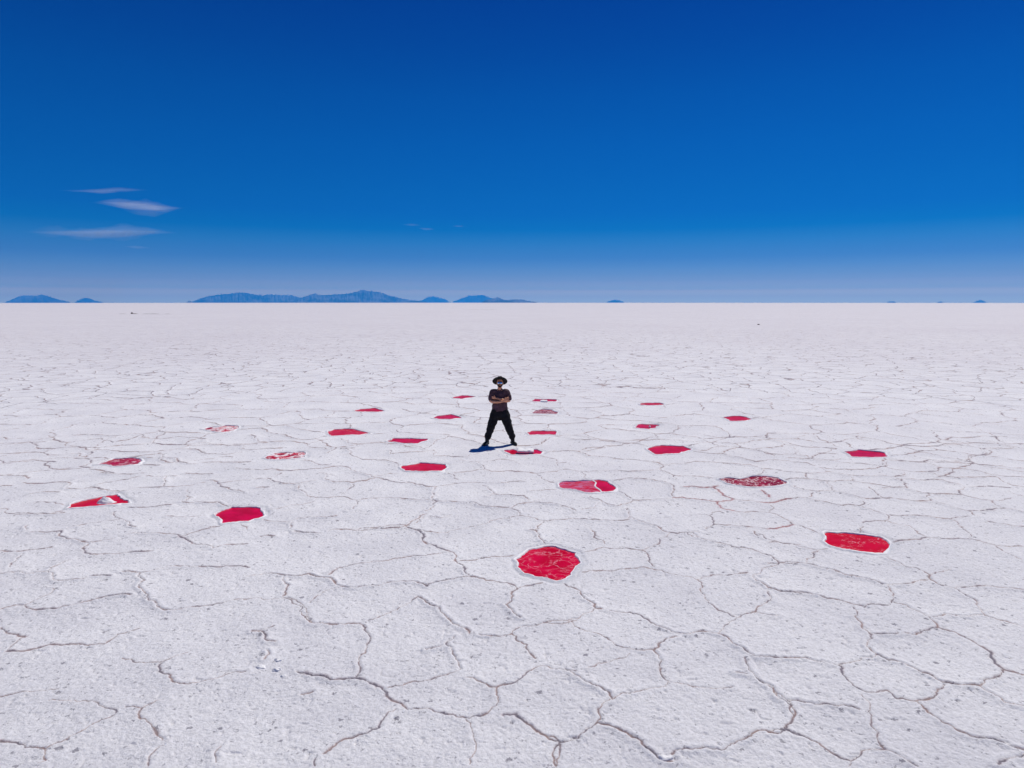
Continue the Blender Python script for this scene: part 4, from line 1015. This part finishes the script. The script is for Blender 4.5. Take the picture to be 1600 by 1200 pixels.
sh = [limb([(0, 0.005, 0.955, 0.215, 0.135), (0, 0.0, 1.05, 0.205, 0.130), (0, 0.0, 1.16, 0.192, 0.126), (0, 0.0, 1.28, 0.188, 0.128), (0, 0.01, 1.38, 0.195, 0.118), (0, 0.012, 1.445, 0.150, 0.085), (0, 0.010, 1.485, 0.075, 0.062)], 30),
      limb([(-0.11, 0.01, 1.44, 0.068, 0.070), (-0.19, 0.01, 1.425, 0.075, 0.075), (-0.228, -0.01, 1.33, 0.070, 0.070), (-0.248, -0.03, 1.245, 0.068, 0.068)]),
      limb([(0.11, 0.01, 1.44, 0.068, 0.070), (0.19, 0.01, 1.425, 0.075, 0.075), (0.228, -0.01, 1.33, 0.070, 0.070), (0.250, -0.03, 1.250, 0.068, 0.068)])]
shirt = fuse('shirt', sh, SHIRT, 0.009, man, 4, fold(3, 0.012, 1, 1.3))
def leg(s): return [limb([(0.090 * s, 0.01, 0.93, 0.125, 0.130), (0.132 * s, 0.005, 0.80, 0.140, 0.140), (0.180 * s, -0.01, 0.66, 0.125, 0.125), (0.235 * s, -0.03, 0.49, 0.106, 0.108), (0.282 * s, -0.01, 0.34, 0.092, 0.096), (0.318 * s, 0.015, 0.245, 0.080, 0.088)]),
                    limb([(0.318 * s, 0.015, 0.262, 0.088, 0.092), (0.325 * s, 0.015, 0.225, 0.096, 0.100), (0.330 * s, 0.018, 0.198, 0.082, 0.086)])]
tr = [limb([(0, 0.005, 0.985, 0.190, 0.122), (0, 0.01, 0.93, 0.215, 0.135), (0, 0.012, 0.85, 0.215, 0.138), (0, 0.012, 0.76, 0.15, 0.12)], 26)] + leg(1) + leg(-1)
trousers = fuse('trousers', tr, BLACK, 0.010, man, 4, fold(11, 0.016, 1, 1.2))
for s, yaw in ((-1, -24), (1, 26)):
    a = math.radians(yaw); cx, cy = 0.345 * s, 0.03
    def q(x, y, z, rx, rz): return (cx + x * math.cos(a) - y * math.sin(a) * 1, cy + x * math.sin(a) + y * math.cos(a), z, rx, rz)
    bt = [limb([(0.332 * s, 0.02, 0.23, 0.062, 0.066), (0.340 * s, 0.028, 0.15, 0.056, 0.062), (0.348 * s, 0.032, 0.075, 0.052, 0.060)]),
          limb([q(0, 0.055, 0.055, 0.040, 0.050), q(0, 0.0, 0.060, 0.045, 0.056), q(0, -0.09, 0.052, 0.048, 0.046), q(0, -0.165, 0.044, 0.050, 0.038), q(0, -0.205, 0.040, 0.040, 0.032)]),
          limb([q(0, 0.062, 0.012, 0.044, 0.014), q(0, 0.0, 0.012, 0.046, 0.014), q(0, -0.09, 0.012, 0.050, 0.014), q(0, -0.165, 0.012, 0.053, 0.014), q(0, -0.215, 0.014, 0.040, 0.013)])]
    fuse('boot', bt, LEATHER, 0.007, man, 2)
# hat: wide brim tipped back, pinched crown, band
TILT = Matrix.Rotation(math.radians(-35), 3, 'X')
HB = hp(0, 0.012, 0.062)
def hatp(x, y, z): return HB + TILT @ Vector((x, y, z))
v, f = [], []; nu = 64
def brim_z(x, y): r = math.hypot(x, y); return -0.30 * max(0, abs(x) - 0.07) ** 1.35 * (1.2 if y > 0 else 0.9) + 0.10 * max(0, r - 0.15) ** 1.0 - 0.12 * max(0, y - .05)
prof = [(0.0, 0.118), (0.03, 0.117), (0.055, 0.112), (0.072, 0.095), (0.080, 0.060), (0.086, 0.020), (0.090, 0.004), (0.10, 0.0), (0.13, 0.0), (0.16, 0.001), (0.185, 0.002), (0.198, 0.003), (0.200, 0.0), (0.198, -0.004), (0.16, -0.004), (0.12, -0.004), (0.088, -0.004)]
for i, (r, z) in enumerate(prof):
    for j in range(nu):
        t = 2 * math.pi * j / nu; x = r * math.cos(t) * (0.95 if r < 0.1 else 1.0); y = r * math.sin(t) * (1.12 if r < 0.1 else 1.06); zz = z
        if z > 0.05:
            fr = -math.sin(t)                              # pinch at the front of the crown and a dent along the top
            x *= 1 - 0.30 * max(0, fr) ** 1.5 * min(1, r / 0.05); zz += 0.022 * max(0, fr) * (r / 0.08) - 0.024 * math.exp(-(x / 0.022) ** 2) * (1 if z > 0.09 else 0.3)
        if r >= 0.1: zz += brim_z(x, y)
        v.append(hatp(x, y, zz))
for i in range(len(prof) - 1):
    for j in range(nu):
        a = i * nu + j; b_ = i * nu + (j + 1) % nu; f.append((a, a + nu, b_ + nu, b_))
hat = mesh_obj('hat', v, f, FELT, man)
v, f = [], []
for i, (r, z) in enumerate(((0.0875, 0.006), (0.0895, 0.008), (0.0865, 0.030), (0.084, 0.030))):
    for j in range(nu):
        t = 2 * math.pi * j / nu; v.append(hatp(r * math.cos(t) * 0.95, r * math.sin(t) * 1.12, z))
for i in range(3):
    for j in range(nu):
        a = i * nu + j; b_ = i * nu + (j + 1) % nu; f.append((a, b_, b_ + nu, a + nu))
mesh_obj('hat_band', v, f, simple('hat_ribbon', (0.03, 0.025, 0.022), 0.6), hat)
# beard along jaw and lip
bd = [hb((0, -0.062, -0.082), (0.040, 0.040, 0.036)), hb((-0.038, -0.045, -0.064), (0.024, 0.040, 0.036)), hb((0.038, -0.045, -0.064), (0.024, 0.040, 0.036)),
      hb((-0.062, -0.012, -0.045), (0.012, 0.024, 0.040)), hb((0.062, -0.012, -0.045), (0.012, 0.024, 0.040)), hb((0, -0.094, -0.044), (0.030, 0.010, 0.008)), hb((0, -0.072, -0.104), (0.026, 0.026, 0.022))]
fuse('beard', bd, BEARD, 0.004, man, 2, fold(5, 0.004, 3, 3))
hr_ = [hb((0, 0.030, 0.022), (0.082, 0.090, 0.078)), hb((0, 0.06, -0.02), (0.066, 0.050, 0.050))]
fuse('hair', hr_, BEARD, 0.005, man, 2)
# mirrored sunglasses
fr_ = []
for s in (-1, 1):
    v, f = [], []; nr2 = 24
    rings = ((0.0, 0.0), (0.014, -0.0005), (0.023, -0.002), (0.0285, -0.005), (0.0285, -0.009))
    for r, dy in rings:
        for j in range(nr2):
            t = 2 * math.pi * j / nr2; v.append(hp(s * 0.034 + r * 1.08 * math.cos(t), -0.111 - dy + 0.05 * abs(r * math.cos(t)) * 0 + (0.010 if s * math.cos(t) > 0 else 0) * (r / 0.0285) ** 2, 0.004 + r * 0.98 * math.sin(t)))
    for i in range(len(rings) - 1):
        for j in range(nr2):
            a = i * nr2 + j; b_ = i * nr2 + (j + 1) % nr2; f.append((a, b_, b_ + nr2, a + nr2))
    fr_.append((v, f, s))
gv, gf = limb([tuple(hp(-0.078, 0.0, 0.010)) + (0.003,), tuple(hp(-0.074, -0.06, 0.012)) + (0.003,), tuple(hp(-0.062, -0.098, 0.016)) + (0.003,), tuple(hp(-0.034, -0.112, 0.034)) + (0.003,), tuple(hp(-0.008, -0.112, 0.016)) + (0.003,), tuple(hp(0.008, -0.112, 0.016)) + (0.003,), tuple(hp(0.034, -0.112, 0.034)) + (0.003,), tuple(hp(0.062, -0.098, 0.016)) + (0.003,), tuple(hp(0.074, -0.06, 0.012)) + (0.003,), tuple(hp(0.078, 0.0, 0.010)) + (0.003,)], 8)
gl = mesh_obj('sunglasses', gv, gf, simple('black_frame', (0.01, 0.01, 0.01), 0.3), man)
for v, f, s in fr_: mesh_obj('lens', v, f, MIRROR, gl)
